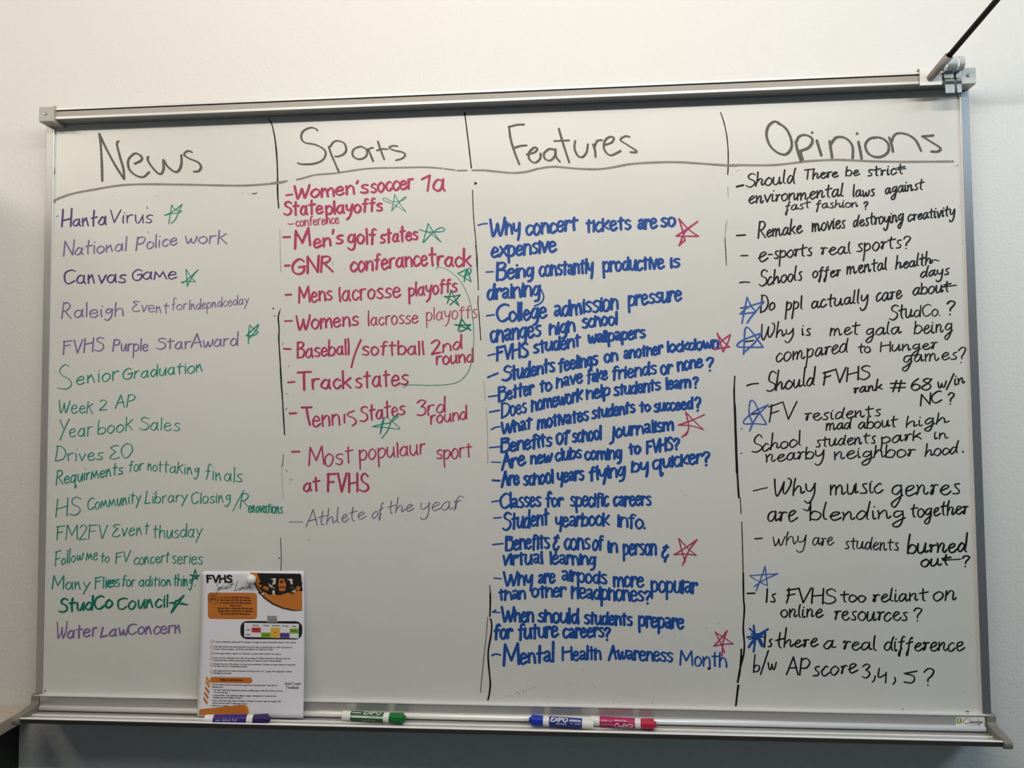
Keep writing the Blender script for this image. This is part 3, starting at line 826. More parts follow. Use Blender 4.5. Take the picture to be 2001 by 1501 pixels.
parse_block(1420, 220, 4.002, '''
@gblack N 17
~heading 17 410,80 370,72 325,110 312,180 340,260 400,315 460,328 500,290 508,230 480,150 440,105 400,85 | 540,230 555,300 580,380 | 575,300 595,375 | 545,230 565,190 610,175 660,195 670,230 640,275 580,300 | 705,220 740,335 | 668,157 | 805,225 815,290 825,355 | 815,250 850,200 900,192 950,215 985,270 985,355 | 1030,230 1045,300 1055,362 | 1020,165 | 1175,195 1120,205 1085,250 1100,310 1150,345 1210,345 1260,310 1265,250 1230,210 1190,195 | 1270,195 1290,250 1300,305 | 1285,240 1310,180 1350,162 1420,175 1480,220 1520,300 | 1615,180 1530,188 1530,188 1600,230 1672,280 1650,305 1600,305
@grey N 12
~heading_underline 13 0,412 150,412 350,412 500,398 650,380 850,370 1000,375 1150,382 1400,385 1770,383
@black N 8
~ink_speck 6 1795,418 1808,410 | 1775,415 | 1838,465 | 1838,490 | 1840,520 | 1838,560 | 1842,600 | 1765,688 | 1832,700 | 1825,740 | 1845,1025
@faint N 5
~ink_speck 6 75,460 100,448 | 120,462 | 40,492 | 258,775 | 155,180
@black O 11
~ 15 78,580 130,568
+Should 152 582 530 552 58 108
+There 600 524 865 506 44 75
+be 932 496 1032 492 45 72
+strict 1095 498 1380 480 46 80
+~ 9 1320,448 1400,438
environmental 170 712 908 655 58 105
+laws 985 662 1155 650 48 92
+against 1240 638 1535 598 48 85
fast 460 772 648 745 40 66 9
+fashion 700 752 1025 735 38 62 9
+? 1072 758 1098 756 32 60
~ 13 78,962 145,958
+Remake 245 982 585 940 56 118
+movies 668 930 925 902 62 90
+destroying 990 895 1380 850 55 92
+creativity 1418 848 1780 805 48 82
~ 12 112,1120 165,1118
+e 245 1168 310 1160 75 80
+-sports 320 1145 665 1118 60 100
+real 735 1112 970 1105 60 90
+sports 1012 1092 1365 1058 64 95
+? 1378 1066 1428 1062 55 98
''')
parse_block(1420, 480, 4.002, '''
@black O 11
~ 11 103,290 140,285 180,288
+Schools 255 318 590 268 62 115
+offer 672 250 885 240 52 78
+mental 940 228 1252 188 58 100
+health 1322 182 1600 145 50 100
+~ 10 1590,120 1625,112 1660,120
+days 1518 248 1740 225 45 88
@lblue N 9
~drawn_star 12 120,608 140,500 160,405 160,405 190,470 230,520 230,520 160,530 105,535 105,535 170,480 290,440 290,440 240,500 190,560 160,605
@black O 11
~ 9 108,490 160,478
+Do 262 524 372 500 58 128
+ppl 462 505 590 500 60 105
+actually 662 492 1100 445 58 105
+care 1168 438 1365 412 64 70
+about 1458 390 1740 358 54 85
+~ 11 1680,325 1795,310
+Stu 1272 582 1455 560 60 112
@lblue N 9
+dCo. 1465 560 1668 548 56 90
@black O 11
+? 1722 540 1775 538 60 112 13
@lblue N 9
~drawn_star 13 132,850 138,750 145,650 175,648 230,720 285,795 285,795 180,795 85,790 110,750 200,710 275,685 275,685 210,770 135,835
@black O 10
~ 11 145,752 210,742
+Why 265 740 520 700 56 118
+is 585 702 655 700 50 90
+met 808 702 1030 692 58 100
+gala 1088 705 1355 690 58 100
+being 1468 692 1765 672 62 95
compared 388 912 945 830 66 100
+to 1032 838 1120 838 46 78
+Hunger 1205 830 1640 805 48 72
+games 1378 920 1805 885 58 70
+? 1808 912 1860 910 60 120
''')
parse_block(1420, 720, 4.002, '''
@black O 11
~ 12 158,135 200,122 248,118
+Should 310 182 685 130 60 145
+FVHS 748 132 1115 78 60 108
+rank 992 195 1220 165 42 85
+# 1275 178 1395 178 50 90
+68 1438 170 1600 165 50 92
+w/in 1648 158 1858 115 50 85
NC 1518 292 1675 262 50 88
+? 1728 282 1770 280 50 95
@lblue N 9
~drawn_star 11 180,490 200,430 175,350 185,258 215,262 260,350 308,430 300,438 220,432 135,432 150,390 230,330 325,285 325,285 240,370 185,470
@black O 10
~ 12 185,362 250,350
+FV 322 425 540 392 60 125
+residents 612 410 1205 372 54 82
+mad 778 482 970 470 54 88
+about 1032 472 1325 455 50 88
+high 1402 462 1725 425 48 88
School 198 658 580 602 52 128
+students 692 615 1165 582 54 78
+park 1208 592 1525 552 50 75
+in 1622 552 1728 545 44 60
nearby 305 735 758 695 58 95
+neighbor 842 708 1465 688 58 92
+hood 1552 692 1805 664 52 95
+~ 14 1848,652
@black N 12
~divider_line 13 58,160 60,260 66,330 75,600 85,850 95,1010
+~ 5 60,100 55,180
@black N 8
~divider_line 6 105,1010 112,1120
@dgreen N 8
~ink_speck 10 115,475 | 118,468 | 110,666 120,664
''')
parse_block(1420, 930, 4.002, '''
@black O 11
~ 9 208,118 260,105 318,92
+Why 368 162 690 132 74 132
+music 808 148 1215 130 76 100
+genres 1288 155 1825 142 80 85
are 318 362 540 352 82 90
+~ 10 600,260 635,272 648,240
+blending 650 348 1390 332 64 130
+together 1440 322 1882 298 62 105
~ 11 220,492 278,488
+why 358 548 618 530 70 100 8
+are 672 545 830 540 62 70 8
+students 920 568 1345 585 58 92 9
+burned 1418 608 1875 592 66 140 13
out 1518 708 1740 698 54 90 13
+~ 11 1690,660 1830,652
+? 1838 712 1890 710 48 88 12
@lblue N 8
~drawn_star 9 230,900 265,810 300,710 300,710 310,790 318,860 318,860 240,820 180,780 180,780 290,772 398,765 398,765 300,810 215,865
@black O 11
~ 13 160,920 220,918
+I 308 992 312 990 60 108
+s 340 988 382 985 65 70
+FVHS 462 992 845 1000 60 115
+too 892 985 1085 985 50 85
+reliant 1142 985 1560 975 56 100
+on 1615 975 1795 970 72 80
@black N 8
~divider_line 7 110,250 112,295 | 118,360 125,600 130,900 135,1000
+~ 8 80,0 90,80 96,172
@faint N 5
~ink_speck 6 192,838 | 240,580 | 670,630 | 1940,565 | 1930,620
''')
parse_block(1420, 1120, 3.705, '''
@black O 10
online 392 322 690 318 58 88
+resources 778 340 1310 345 64 75
+? 1352 345 1405 343 50 95
@blue N 14
~drawn_star 14 195,570 205,480 195,380 | 150,465 220,450 300,405 300,405 240,440 180,440 | 165,400 210,450 255,530 | 160,535 200,480 280,430 | 150,462 270,462 | 170,520 230,470 260,520
@black O 10
~ 8 160,480 200,470
+I 268 535 272 535 60 95
+s 296 532 328 530 60 65
+there 358 540 655 530 55 130
+a 702 550 780 545 58 60
+real 842 552 1080 560 58 112
+difference 1142 562 1712 560 62 100
b/w 195 718 355 695 50 125 9
+AP 432 732 595 738 60 130
+score 622 745 938 722 66 80
+3 982 760 1030 758 50 98
+~ 10 1075,745 1068,775 1055,788
+~ 10 1105,690 1100,755 1155,730 | 1155,718 1150,795
+~ 10 1215,755 1222,780 1205,805
+5 1282 798 1370 795 45 88
+? 1425 815 1485 812 60 130
@black N 12
~divider_line 11 120,0 122,180 128,260 120,400 128,520 120,600 95,700 80,790 | 82,815 75,880 65,960
+~ 7 112,600 92,700 76,790
@faint N 5
~ink_speck 7 248,873 | 1120,845 | 1718,865 | 1775,452 | 430,555
@black N 5
~ink_speck 9 1742,1003 1752,1003 | 1735,1001 | 1275,985
''')
# marks along the left frame
parse_block(0, 0, 1.0, '''
@black N 2
~ink_speck 1.6 106.5,298 107,303 | 106.5,328 107,340 | 105,385 | 101,500 | 87,1346 89,1352 | 86.5,1294
''')

# ------------------------------------------------------------------ maker's sticker on the tray
st_pl = lambda u, v, h: (lambda q: (q.x, -0.0076-h, q.z))(un(1700+u/6.65, 1300+v/6.65, -0.0078))
def poly(I, pts, h=0.0001):
    b = len(I.V)
    for p in pts: I.V.append(I.place(p[0], p[1], h))
    I.F.append(tuple(range(b, b+len(pts))))
def rrect(x0, y0, x1, y1, r, n=5):
    o = []
    for cx, cy, a0 in ((x1-r, y1-r, 0), (x0+r, y1-r, 90), (x0+r, y0+r, 180), (x1-r, y0+r, 270)):
        for k in range(n+1):
            t = math.radians(a0+90*k/n); o.append((cx+r*math.cos(t), cy+r*math.sin(t)))
    return o
I = Ink(st_pl); poly(I, rrect(1116, 674, 1490, 788, 16), 0.0002); stk = I.build('maker_sticker', M['white'], tray, label='small white sticker with green square and script lettering')
I = Ink(st_pl); poly(I, rrect(1129, 690, 1196, 757, 4), 0.0003); I.build('green_square', flat('sticker green', (122, 152, 52)), tray)
I = Ink(st_pl, 0.0004); I.stroke([(1170, 705), (1150, 722), (1150, 722), (1175, 742)], 9, 4); I.stroke([(1150, 705), (1152, 742)], 5, 4); I.build('arrow_mark', M['white'], tray)
I = Ink(st_pl, 0.0004)
I.stroke([(1290, 700), (1268, 690), (1235, 700), (1215, 730), (1225, 756), (1255, 762), (1290, 745)], 6, 4)
writer(I, FONT['O'], 'laridge', (1298, 756), (1462, 756), 26, 58, 5.5, 0.15, 0.1)
I.stroke([(1285, 775), (1405, 775)], 3, 20); I.stroke([(1470, 748)], 4, 4); I.build('sticker_lettering', flat('sticker ink', (40, 52, 48)), tray)

# ------------------------------------------------------------------ flag holder, its pole, and three rail hooks
fh = thing('flag_holder', 'white metal flag holder with angled grey socket clipped on the top rail', 'holder', (0.83, -0.034, 1.155))
p0 = un(1797, 150, -0.034); p1 = un(1840, 150, -0.034)
obj('plate', *extr([(-.0328,1.1562),(-.0318,1.1530),(-.0350,1.1520),(-.0352,1.1860),(-.0100,1.1862),(-.0100,1.1845),(-.0328,1.1845)], p0.x, p1.x), M['white'], fh, bevel=0.0005)
base = un(1817, 153, -0.035); tip = None
dirv = Vector((0.29, -0.85, 0.44)).normalized()
HOLD_DIR = dirv
tube_len = 0.048
prof = [(0, .0062), (0.010, .0068), (0.026, .0072), (tube_len, .0076), (tube_len, .0063), (tube_len-0.014, .0060)]
obj('socket', *lathe(base, dirv, prof, 32), M['tube'], fh, smooth=True, label='angled grey plastic socket tube')
fp = thing('flag_pole', 'thin black pole stuck in the angled socket at the upper right', 'pole', tuple(base + dirv*0.036))
obj('shaft', *lathe(base + dirv*0.036 + Vector((0, 0, -0.0002)), dirv, [(0, .0049), (0.62, .0053), (0.625, .004)], 24), M['pole'], fp, smooth=True)
obj('pole_tip', *lathe(base + dirv*0.662, dirv, [(0, .0058), (0.01, .0068), (0.02, .0058), (0.026, .002)], 20), M['pole'], fp, smooth=True)

hk_prof = [(-.0350,1.1770),(-.0345,1.1700),(-.0350,1.1640),(-.0375,1.1600),(-.0385,1.1560),(-.0362,1.1515),(-.0366,1.1475),(-.0375,1.1350)]
def make_hook(xc, label):
    h = thing('rail_hook', label, 'hook', (xc, -0.036, 1.145), 'metal hooks clipped on the top rail')
    obj('hook_strip', *extr(strip_profile(hk_prof, 0.0013), xc-.0041, xc+.0041), M['steel'], h)
    obj('curl', *extr(strip_profile([(-.0440,1.1985),(-.0475,1.1972),(-.0500,1.1930),(-.0508,1.1870),(-.0500,1.1815),(-.0470,1.1770),(-.0425,1.1750),(-.0385,1.1762),(-.0365,1.1795),(-.0372,1.1840)], 0.0022, True), xc-.0044, xc+.0044), M['curl'], h, label='pale curled tongue')
    obj('top_clip', *extr(strip_profile([(-.0350,1.1760),(-.0340,1.1836),(-.0280,1.1840),(-.0100,1.1842),(-.0080,1.1820)], 0.0010), xc-.0042, xc+.0042), M['steel'], h)
    return h
HX = [un(1850.5, 160, -.036).x, un(1859.7, 160, -.036).x, un(1873.5, 160, -.036).x]
for xc, lb in zip(HX, ('steel rail hook next to the flag holder, leftmost of the three', 'steel rail hook touching its left neighbour, middle of the three', 'steel rail hook standing apart on the right, nearest the end cap')):
    make_hook(xc, lb)

# ------------------------------------------------------------------ markers lying in the tray
def marker(name_col, label, pa, pb, zc, colr, capcol, rings, cap_left, texts, cw=1.0, roll=0.0):
    """pa, pb: photo pixels of the left and right end of the axis; rings: photo x of the section changes"""
    A = un_z(pa[0], pa[1], zc[0]); B = un_z(pb[0], pb[1], zc[1]); ax = (B-A); L = ax.length
    fx = lambda px: (px-pa[0])/(pb[0]-pa[0])*L
    t = thing('dry_erase_marker', label, 'marker', (A.x, A.y, A.z-0.009), 'dry-erase markers in the tray')
    R = 0.0088; a, s, u = frame_of(ax)
    r0, r1, r2, r3 = [fx(q) for q in rings]         # body from r0 to r3; label r1..r2
    if cap_left:
        body = [(r0, R*.96), (r0+.0008, R), (r3-.0012, R), (r3, R*.93)]
    else:
        body = [(r0, R*.90), (r0+.0012, R), (r3-.0008, R), (r3, R*.96)]
    obj('barrel', *lathe(A, ax, body, 40), M['white'], t, smooth=False)
    obj('label_wrap', *lathe(A, ax, [(r1, R+.0001), (r2, R+.0001)], 40), flat(name_col+' wrap', colr, 0.35), t, label=name_col+' printed wrap')
    if cap_left:
        c = [(0, R*.50), (0.0006, R*.60), (.0045, R*.62), (.0046, R*.98), (.0065, R*1.10), (r0*.55, R*1.06), (r0-.0003, R*1.00)]
    else:
        e = L
        c = [(r3+.0003, R*1.00), (r3+(e-r3)*.45, R*1.08), (e-.0065, R*1.14), (e-.0046, R*1.02), (e-.0045, R*.62), (e-.0006, R*.60), (e, R*.50)]
    obj('cap', *lathe(A, ax, c, 28), flat(name_col+' cap', capcol, 0.25), t, smooth=False, label=name_col+' plastic cap')
    def wrap(uu, vv, h):       # uu metres along axis, vv: metres around (down = +) measured from the line facing the camera
        eye = (Vector((0, -0.88, 0.47)) - a*Vector((0, -0.88, 0.47)).dot(a)).normalized(); side = a.cross(eye).normalized()
        th = vv/R; n = eye*math.cos(th) + side*math.sin(th)
        return tuple(A + a*uu + n*(R+0.0001+h))
    for (kind, txt, x0, x1, vb, xh, ch, lw, flip, colname) in texts:
        I = Ink(wrap, 0.00015); m = M['white'] if colname == 'w' else flat(name_col+' wrap', colr, 0.35)
        if kind == 'band':
            n = 12; b = len(I.V)
            for k in range(n+1):
                vv = vb + (xh-vb)*k/n
                I.V.append(wrap(fx(x0), vv, .0001)); I.V.append(wrap(fx(x1), vv, .0001))
            for k in range(n): I.F.append((b+2*k, b+2*k+1, b+2*k+3, b+2*k+2))
            I.build('print_band', m, t)
        else:
            pl0, pl1 = fx(x0), fx(x1)
            if flip:
                J = Ink(lambda uu, vv, h: wrap(pl0+pl1-uu, 2*vb-vv, h), 0.00015); I = J
            DENSE[0] = True; writer(I, FONT['S' if kind != 'script' else 'O'], txt, (pl0, vb), (pl1, vb), xh, ch, lw, 0.18, 0.1, 0.1); DENSE[0] = False
            I.build('lettering', m, t)
    return t
mm = 0.001
marker('purple', 'purple-capped marker in the tray below the paper flyer', (401, 1406.5), (528, 1405.5), (-.0236, -.0234), (50, 30, 120), (52, 34, 92), (401, 419, 484, 496), False,
       [('t', 'dry erase', 438, 466, 1.2*mm, 1.6*mm, 2.6*mm, .35*mm, True, 'w'), ('t', 'chisel', 425, 434, 1.6*mm, 1.4*mm, 2.2*mm, .3*mm, True, 'w'), ('t', 'EXPO', 455, 481, 8.0*mm, 4*mm, 6.5*mm, 1.2*mm, True, 'w')])
marker('green', 'green-capped marker in the tray right of the flyer', (670, 1398.5), (793, 1404), (-.0225, -.0225), (10, 88, 48), (0, 110, 40), (670, 687, 751, 762), False,
       [('band', '', 687, 751, 0.0*mm, 3.2*mm, 0, 0, False, 'w'), ('t', 'EXPO', 712, 745, -3.6*mm, 4*mm, 6.5*mm, 1.3*mm, False, 'w'), ('band', '', 690, 707, -6.6*mm, -5.0*mm, 0, 0, False, 'w'),
        ('t', 'dry erase', 712, 736, 7.0*mm, 1.5*mm, 2.5*mm, .3*mm, True, 'w'), ('t', 'MARKER NON TOXIC', 722, 749, 2.2*mm, .8*mm, 1.0*mm, .25*mm, False, 'c'), ('t', 'ACMI', 688, 692, 2.2*mm, .8*mm, 1.2*mm, .3*mm, False, 'c')])
marker('blue', 'blue-capped marker left of the pink one in the tray', (1034, 1407), (1160, 1415.5), (-.0215, -.0225), (20, 50, 130), (0, 48, 172), (1062, 1074, 1138, 1160), True,
       [('t', 'EXPO', 1077, 1109, 0.6*mm, 4.6*mm, 7.6*mm, 1.5*mm, False, 'w'), ('t', 'dry erase', 1088, 1108, 4.8*mm, 1.7*mm, 2.8*mm, .4*mm, False, 'w'), ('band', '', 1114, 1135, -4.6*mm, -1.8*mm, 0, 0, False, 'w'),
        ('t', 'low odor', 1116, 1133, -2.4*mm, 1.2*mm, 1.7*mm, .35*mm, False, 'c'), ('t', 'chisel', 1124, 1135, 3.4*mm, 1.7*mm, 2.8*mm, .35*mm, False, 'w'),
        ('t', 'K', 1116, 1120, 3.4*mm, 1.7*mm, 2.4*mm, .3*mm, False, 'w')])
marker('pink', 'pink-capped marker lying right of the blue one in the tray', (1154, 1408.5), (1283, 1416), (-.0215, -.0220), (176, 30, 96), (186, 30, 66), (1154, 1172, 1241, 1252), False,
       [('t', 'EXPO', 1202, 1237, 3.2*mm, 4.2*mm, 6.6*mm, 1.4*mm, True, 'w'), ('t', 'dry erase', 1202, 1224, -3.2*mm, 1.6*mm, 2.6*mm, .4*mm, True, 'w'), ('t', 'chisel', 1176, 1187, -1.2*mm, 1.5*mm, 2.4*mm, .35*mm, True, 'w'),
        ('t', 'K', 1190, 1195, -1.2*mm, 1.8*mm, 2.6*mm, .3*mm, True, 'w'), ('band', '', 1176, 1199, 5.4*mm, 5.9*mm, 0, 0, False, 'w')])

# ------------------------------------------------------------------ flyer
fl = thing('flyer', 'white paper flyer with orange panels hanging at the bottom of the News column', 'flyer', (-0.465, -0.004, -0.03))
def sheet(u, v, h=0.0):
    """u 0..1 across, v 0..1 down"""
    y = -0.0016 - 0.0245*max(0, v)**1.6 - 0.002*(1-u)*max(0, 1-6*(abs(v-.05)))*0.5 - 0.0012*math.sin(u*3.1)*math.sin(v*2.6)
    xl = -0.5745 + 0.006*v; xr = -0.3660 + 0.0085*v
    z = 0.2440 - (0.2735)*v + 0.0012*u - 0.0016*max(0, 0.04-u)/0.04*(1-v)
    return (xl+(xr-xl)*u, y-h, z)
V, F = [], []; nu, nv = 24, 32
for j in range(nv+1):
    for i in range(nu+1): V.append(sheet(i/nu, j/nv))
for j in range(nv):
    for i in range(nu):
        a = j*(nu+1)+i; F.append((a, a+1, a+nu+2, a+nu+1))
ps = obj('paper_sheet', V, F, M['paper'], fl, smooth=True)
md = ps.modifiers.new('s', 'SOLIDIFY'); md.thickness = 0.00012; md.offset = 0
def fuv(x, y):
    v = (y-82)/1278.0; xl = 105-40*v; xr = 1020+12*v
    return (x-xl)/(xr-xl), v
def fpl(x, y, h):
    u, v = fuv(x, y); return sheet(u, v, h+0.00008)
def fpoly(name, pts, colr, h=0.0001, label=None):
    # fill on the curved sheet: cut in rows so it follows the bend
    bm = bmesh.new(); vs = [bm.verts.new((p[0], p[1], 0)) for p in pts]; bm.faces.new(vs)
    ys = [p[1] for p in pts]; y = math.ceil(min(ys)/40)*40
    while y < max(ys):
        bmesh.ops.bisect_plane(bm, geom=bm.verts[:]+bm.edges[:]+bm.faces[:], plane_co=(0, y, 0), plane_no=(0, 1, 0)); y += 40
    xs = [p[0] for p in pts]; x = math.ceil(min(xs)/110)*110
    while x < max(xs):
        bmesh.ops.bisect_plane(bm, geom=bm.verts[:]+bm.edges[:]+bm.faces[:], plane_co=(x, 0, 0), plane_no=(1, 0, 0)); x += 110
    bmesh.ops.triangulate(bm, faces=bm.faces[:]); bm.verts.index_update()
    V = [fpl(q.co.x, q.co.y, h) for q in bm.verts]; F = [tuple(k.index for k in f.verts) for f in bm.faces]; bm.free()
    return obj(name, V, F, flat(name+str(colr), colr), fl, label=label)
ORA = (196, 114, 40); BLK = (16, 14, 12)
fpoly('orange_panel', rrect(153, 278, 600, 515, 30), ORA, label='orange rounded timetable panel')
arc = [(540, 95), (570, 170), (610, 250), (665, 320), (740, 375), (830, 412), (920, 432), (998, 438)]
fpoly('dark_curve', [(a-6, b+8) for a, b in arc[1:-1]] + [(998, 438), (998, 300), (620, 110), (560, 96)], (52, 44, 32), 0.00010)
fpoly('orange_curve', arc[0:1] + [(a+6, b-4) for a, b in arc[1:]] + [(998, 120), (560, 96)], ORA, 0.00016, 'orange curved corner shape')
fpoly('tiger_picture', [(602, 100), (990, 105), (996, 180), (1006, 186), (1000, 212), (1008, 262), (930, 262), (928, 292), (880, 275), (800, 300), (735, 288), (720, 300), (660, 268), (640, 262), (640, 205), (612, 200), (635, 170), (618, 140)], BLK, 0.00022, 'dark tiger eyes picture')
for c, pl_ in (((196, 106, 40), [[(800, 150), (840, 150), (862, 205), (850, 262), (800, 262), (790, 205)], [(660, 215), (705, 225), (700, 262), (650, 240)], [(955, 215), (990, 225), (975, 262), (950, 250)]]),
              ((216, 206, 190), [[(722, 150), (770, 146), (766, 200), (735, 205), (750, 165)], [(866, 155), (915, 150), (920, 200), (900, 200), (895, 168)], [(700, 190), (735, 215), (760, 240), (720, 228)], [(905, 270), (945, 245), (955, 225), (935, 275)], [(735, 262), (757, 252), (760, 296), (742, 292)]]),
              ((92, 92, 50), [[(712, 232), (735, 220), (758, 232), (735, 246)], [(890, 230), (915, 218), (938, 230), (915, 248)]]),
              (BLK, [[(728, 228), (740, 228), (740, 240), (728, 240)], [(908, 226), (922, 226), (922, 240), (908, 240)], [(812, 165), (830, 165), (838, 195), (822, 185), (806, 195)], [(790, 222), (862, 222), (850, 232), (800, 232)]])):
    for q in pl_: fpoly('picture_patch', q, c, 0.00030 if c != BLK else 0.00036)
for q in ([(612, 150), (665, 160), (640, 175)], [(605, 275), (660, 268), (668, 300), (625, 292)], [(610, 222), (650, 235), (640, 258)]): fpoly('picture_patch', q, BLK, 0.00028)
fpoly('picture_patch', [(640, 275), (668, 282), (660, 298), (645, 290)], (225, 220, 210), 0.0004)
fpoly('schedule_frame', rrect(450, 530, 1005, 690, 60), BLK, 0.0001, 'black rounded frame of the sample schedule')
fpoly('schedule_sheet', [(485, 546), (974, 552), (974, 680), (485, 670)], (226, 224, 230), 0.0002)
for (x0, y0, x1, y1, c) in ((553, 587, 635, 630, (196, 44, 44)), (637, 630, 723, 672, (122, 168, 36)), (723, 587, 808, 673, (226, 172, 60)), (808, 632, 893, 676, (92, 74, 150)), (893, 594, 973, 637, (122, 168, 36))):
    fpoly('schedule_cell', [(x0, y0), (x1, y0+1), (x1, y1+1), (x0, y1)], c, 0.0003)
fpoly('title_box', [(688, 482), (783, 484), (783, 541), (688, 539)], (190, 188, 186), 0.0003)
fpoly('feedback_bar', rrect(178, 1022, 565, 1072, 24), ORA, 0.0001, 'orange feedback bar')
fpoly('yellow_corner', [(430, 1262), (490, 1254), (525, 1262), (541, 1300), (541, 1348), (480, 1348)], (222, 160, 30), 0.0001)
fpoly('orange_footer', [(88, 1300), (480, 1254), (508, 1262), (526, 1300), (526, 1348), (85, 1348)], ORA, 0.0002, 'orange footer shape')
for k, (a, b, c) in enumerate(((144, 1015, (214, 132, 40)), (140, 1050, (196, 148, 40)), (136, 1100, ORA), (129, 1145, ORA), (122, 1190, ORA))):
    fpoly('diagonal_stripe', [(a, b), (a+40, b+48), (a+34, b+74), (a-5, b+24)], c, 0.0001)
def ftext(name, rows, colr, lw, parent_h=0.0002):
    I = Ink(fpl, parent_h)
    for (txt, x0, x1, y, xh, ch, *r) in rows:
        n0 = len(I.V); writer(I, FONT['S'], txt, (x0, y), (x1, y), xh, ch, lw, 0.0, 0.04, 0.05, gap=2.4)
    return I.build(name, flat('t'+str(colr), colr), fl)
ftext('bold_title', [('FVHS', 152, 374, 184, 33, 62)], BLK, 17)
I = Ink(fpl, .0003)
writer(I, FONT['O'], 'Smart', (222, 255), (372, 240), 24, 66, 3.4, 0.35, 0.25); writer(I, FONT['O'], 'Lunch', (398, 262), (545, 238), 22, 86, 3.4, 0.3, 0.25)
I.stroke([(330, 205), (400, 196)], 3, 4); I.stroke([(232, 280), (300, 215)], 3, 4)
I.build('script_title', flat('t'+str(BLK), BLK), fl)
BR_ = (72, 34, 12)
ftext('timetable_text', [('1st Period: 7:25-9:00 (95 minutes)', 275, 538, 327, 8, 12), ('2nd Period: 9:01-10:15 (80 minutes)', 266, 545, 351, 8, 12), ('3rd Period: 10:21-11:41 (80 minutes)', 266, 547, 376, 8, 12),
    ('Smart Lunch', 354, 455, 399, 8, 12), ('Bengal Time A: 11:46-12:16 (30 minutes)', 246, 562, 425, 8, 12), ('Bengal Time B: 12:22-12:52 (30 minutes)', 246, 562, 449, 8, 12), ('4th Period: 12:58-2:18 (80 minutes)', 270, 538, 474, 8, 12)], BR_, 3.6, .0003)
I = Ink(fpl, .0003)
I.stroke([(210+47*math.cos(t*.3927), 330+49*math.sin(t*.3927)) for t in range(17)], 3, 6)
for yy_ in (322, 350): I.stroke([(172, yy_), (248, yy_)], 2, 6)
writer(I, FONT['S'], 'SMART', (186, 312), (234, 312), 5, 10, 2.2, 0, .05); writer(I, FONT['S'], 'BENGALS', (176, 342), (244, 342), 5, 11, 2.6, 0, .05)
I.build('round_emblem', flat('t'+str(BR_), BR_), fl)
ftext('schedule_text', [('SAMPLE', 697, 774, 500, 8, 14), ('TEACHER', 695, 776, 519, 8, 14), ('SCHEDULE', 693, 778, 536, 8, 14), ('Monday', 562, 618, 572, 6, 9), ('Tuesday', 656, 706, 572, 5, 8), ('Wednesday', 735, 800, 572, 5, 8), ('Thursday', 826, 880, 575, 5, 8), ('Friday', 914, 948, 578, 5, 8),
    ('A Half', 500, 536, 611, 5, 9), ('B Half', 500, 536, 654, 5, 9), ('Duty', 580, 606, 611, 5, 8), ('PLC', 756, 776, 634, 5, 8), ('Tutoring', 650, 704, 655, 5, 8), ('Enrichment', 816, 884, 657, 5, 8), ('Tutoring', 905, 955, 618, 5, 8)], BLK, 2.4, .0004)
TX = (58, 54, 56)
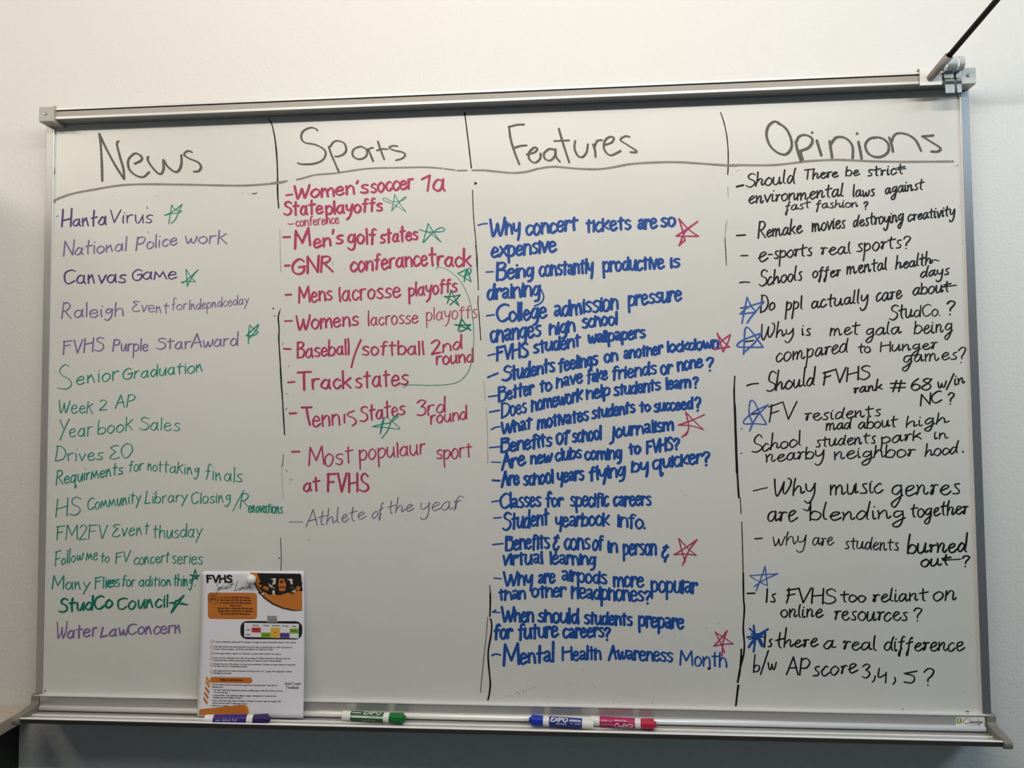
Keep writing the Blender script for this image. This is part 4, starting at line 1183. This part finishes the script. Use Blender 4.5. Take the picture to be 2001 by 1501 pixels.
ftext('body_text', [('Teachers collaborate weekly with PLC members to assign & conduct intervention times for their courses.', 218, 952, 721, 7, 11),
    ('Club Opportunities: We need information from ALL Clubs & potential clubs for next school year to', 214, 918, 764, 7, 11), ('create a matrix/schedule. ->SCAN QR CODE BELOW TO COMPLETE FORM', 214, 746, 785, 7, 11),
    ('Create opportunities & spaces for enrichment or places where students can sign up', 214, 818, 822, 7, 11),
    ('Duty: One lunch coverage once a week. We are asking for limited movement on hallways (much like', 214, 900, 861, 7, 11), ('during class time). Teachers will be asking students for passes to use off timely schedule', 214, 822, 882, 7, 11),
    ('Students use one of the sections to eat and one as enrichment. (Teachers can allow students to bring food', 214, 946, 914, 7, 11), ('into their rooms for tutorials/clubs/activities.', 214, 517, 933, 7, 11),
    ('Will regulate/roll out to learn the process. Structured roll out for 2 weeks with independent routines', 214, 918, 973, 7, 11), ('developed by 3rd week.', 214, 374, 993, 7, 11),
    ('We need individuals that are interested in supporting School Improvement Team with the', 202, 790, 1092, 7, 11), ('following areas:', 198, 300, 1113, 7, 11),
    ('All Timely Team: Early Training, Early Access, and willing support staff with structure is set up', 218, 836, 1138, 7, 11), ('for new school year', 218, 346, 1158, 7, 11),
    ('Communication Team: Individuals willing to support development of communication', 213, 784, 1183, 7, 11), ('needing to go out to families & students', 210, 476, 1202, 7, 11),
    ('Smart Lunch Video Team: Team of teachers & students to create a video for students that', 208, 828, 1228, 7, 11), ('all staff can show at BOY to help support roll out', 205, 524, 1250, 7, 11), ('What have we missed', 203, 352, 1271, 7, 11)], TX, 2.3)
I = Ink(fpl, .0002)
for (bx, by) in ((203, 1130), (197, 1175), (193, 1222), (186, 1267)): I.stroke([(bx, by)], 5, 5)
I.build('bullet_dots', flat('t'+str(TX), TX), fl)
for cy in (716, 766, 817, 863, 916, 979):
    I = Ink(fpl, .0002); I.stroke([(192+16*math.cos(t*.524), cy+17*math.sin(t*.524)) for t in range(13)], 3, 5); I.stroke([(184, cy-2), (190, cy+7), (190, cy+7), (204, cy-8)], 3, 5)
    I.build('check_bullet', flat('bullet', (190, 140, 80)), fl)
ftext('feedback_title', [('FEEDBACK & INFORMATION', 268, 474, 1053, 7, 13)], BR_, 3.4, .0003)
ftext('side_caption', [('Smart Lunch', 857, 1004, 1080, 13, 23), ('Feedback', 874, 986, 1113, 13, 23)], BLK, 3.2)

mg = un(492.5, 1131.5, -0.009)
m_ = thing('round_magnet', 'white ball-shaped magnet pinning the top of the flyer', 'magnet', (mg.x, -0.002, mg.z))
R = 0.0098; pr = [(0, R*.62), (0.002, R*.66), (0.0024, R*.60)]
obj('foot', *lathe((mg.x, -0.0030, mg.z), (0, -1, 0), pr, 32), M['white'], m_, smooth=True)
obj('ball', *lathe((mg.x, -0.0052, mg.z), (0, -1, 0), [(R*.9*(1-math.cos(t*math.pi/14)), max(R*math.sin(t*math.pi/14), .0001)) for t in range(2, 15)], 32), M['white'], m_, smooth=True)

for o in bpy.data.objects:
    if '_x' in o: del o['_x']
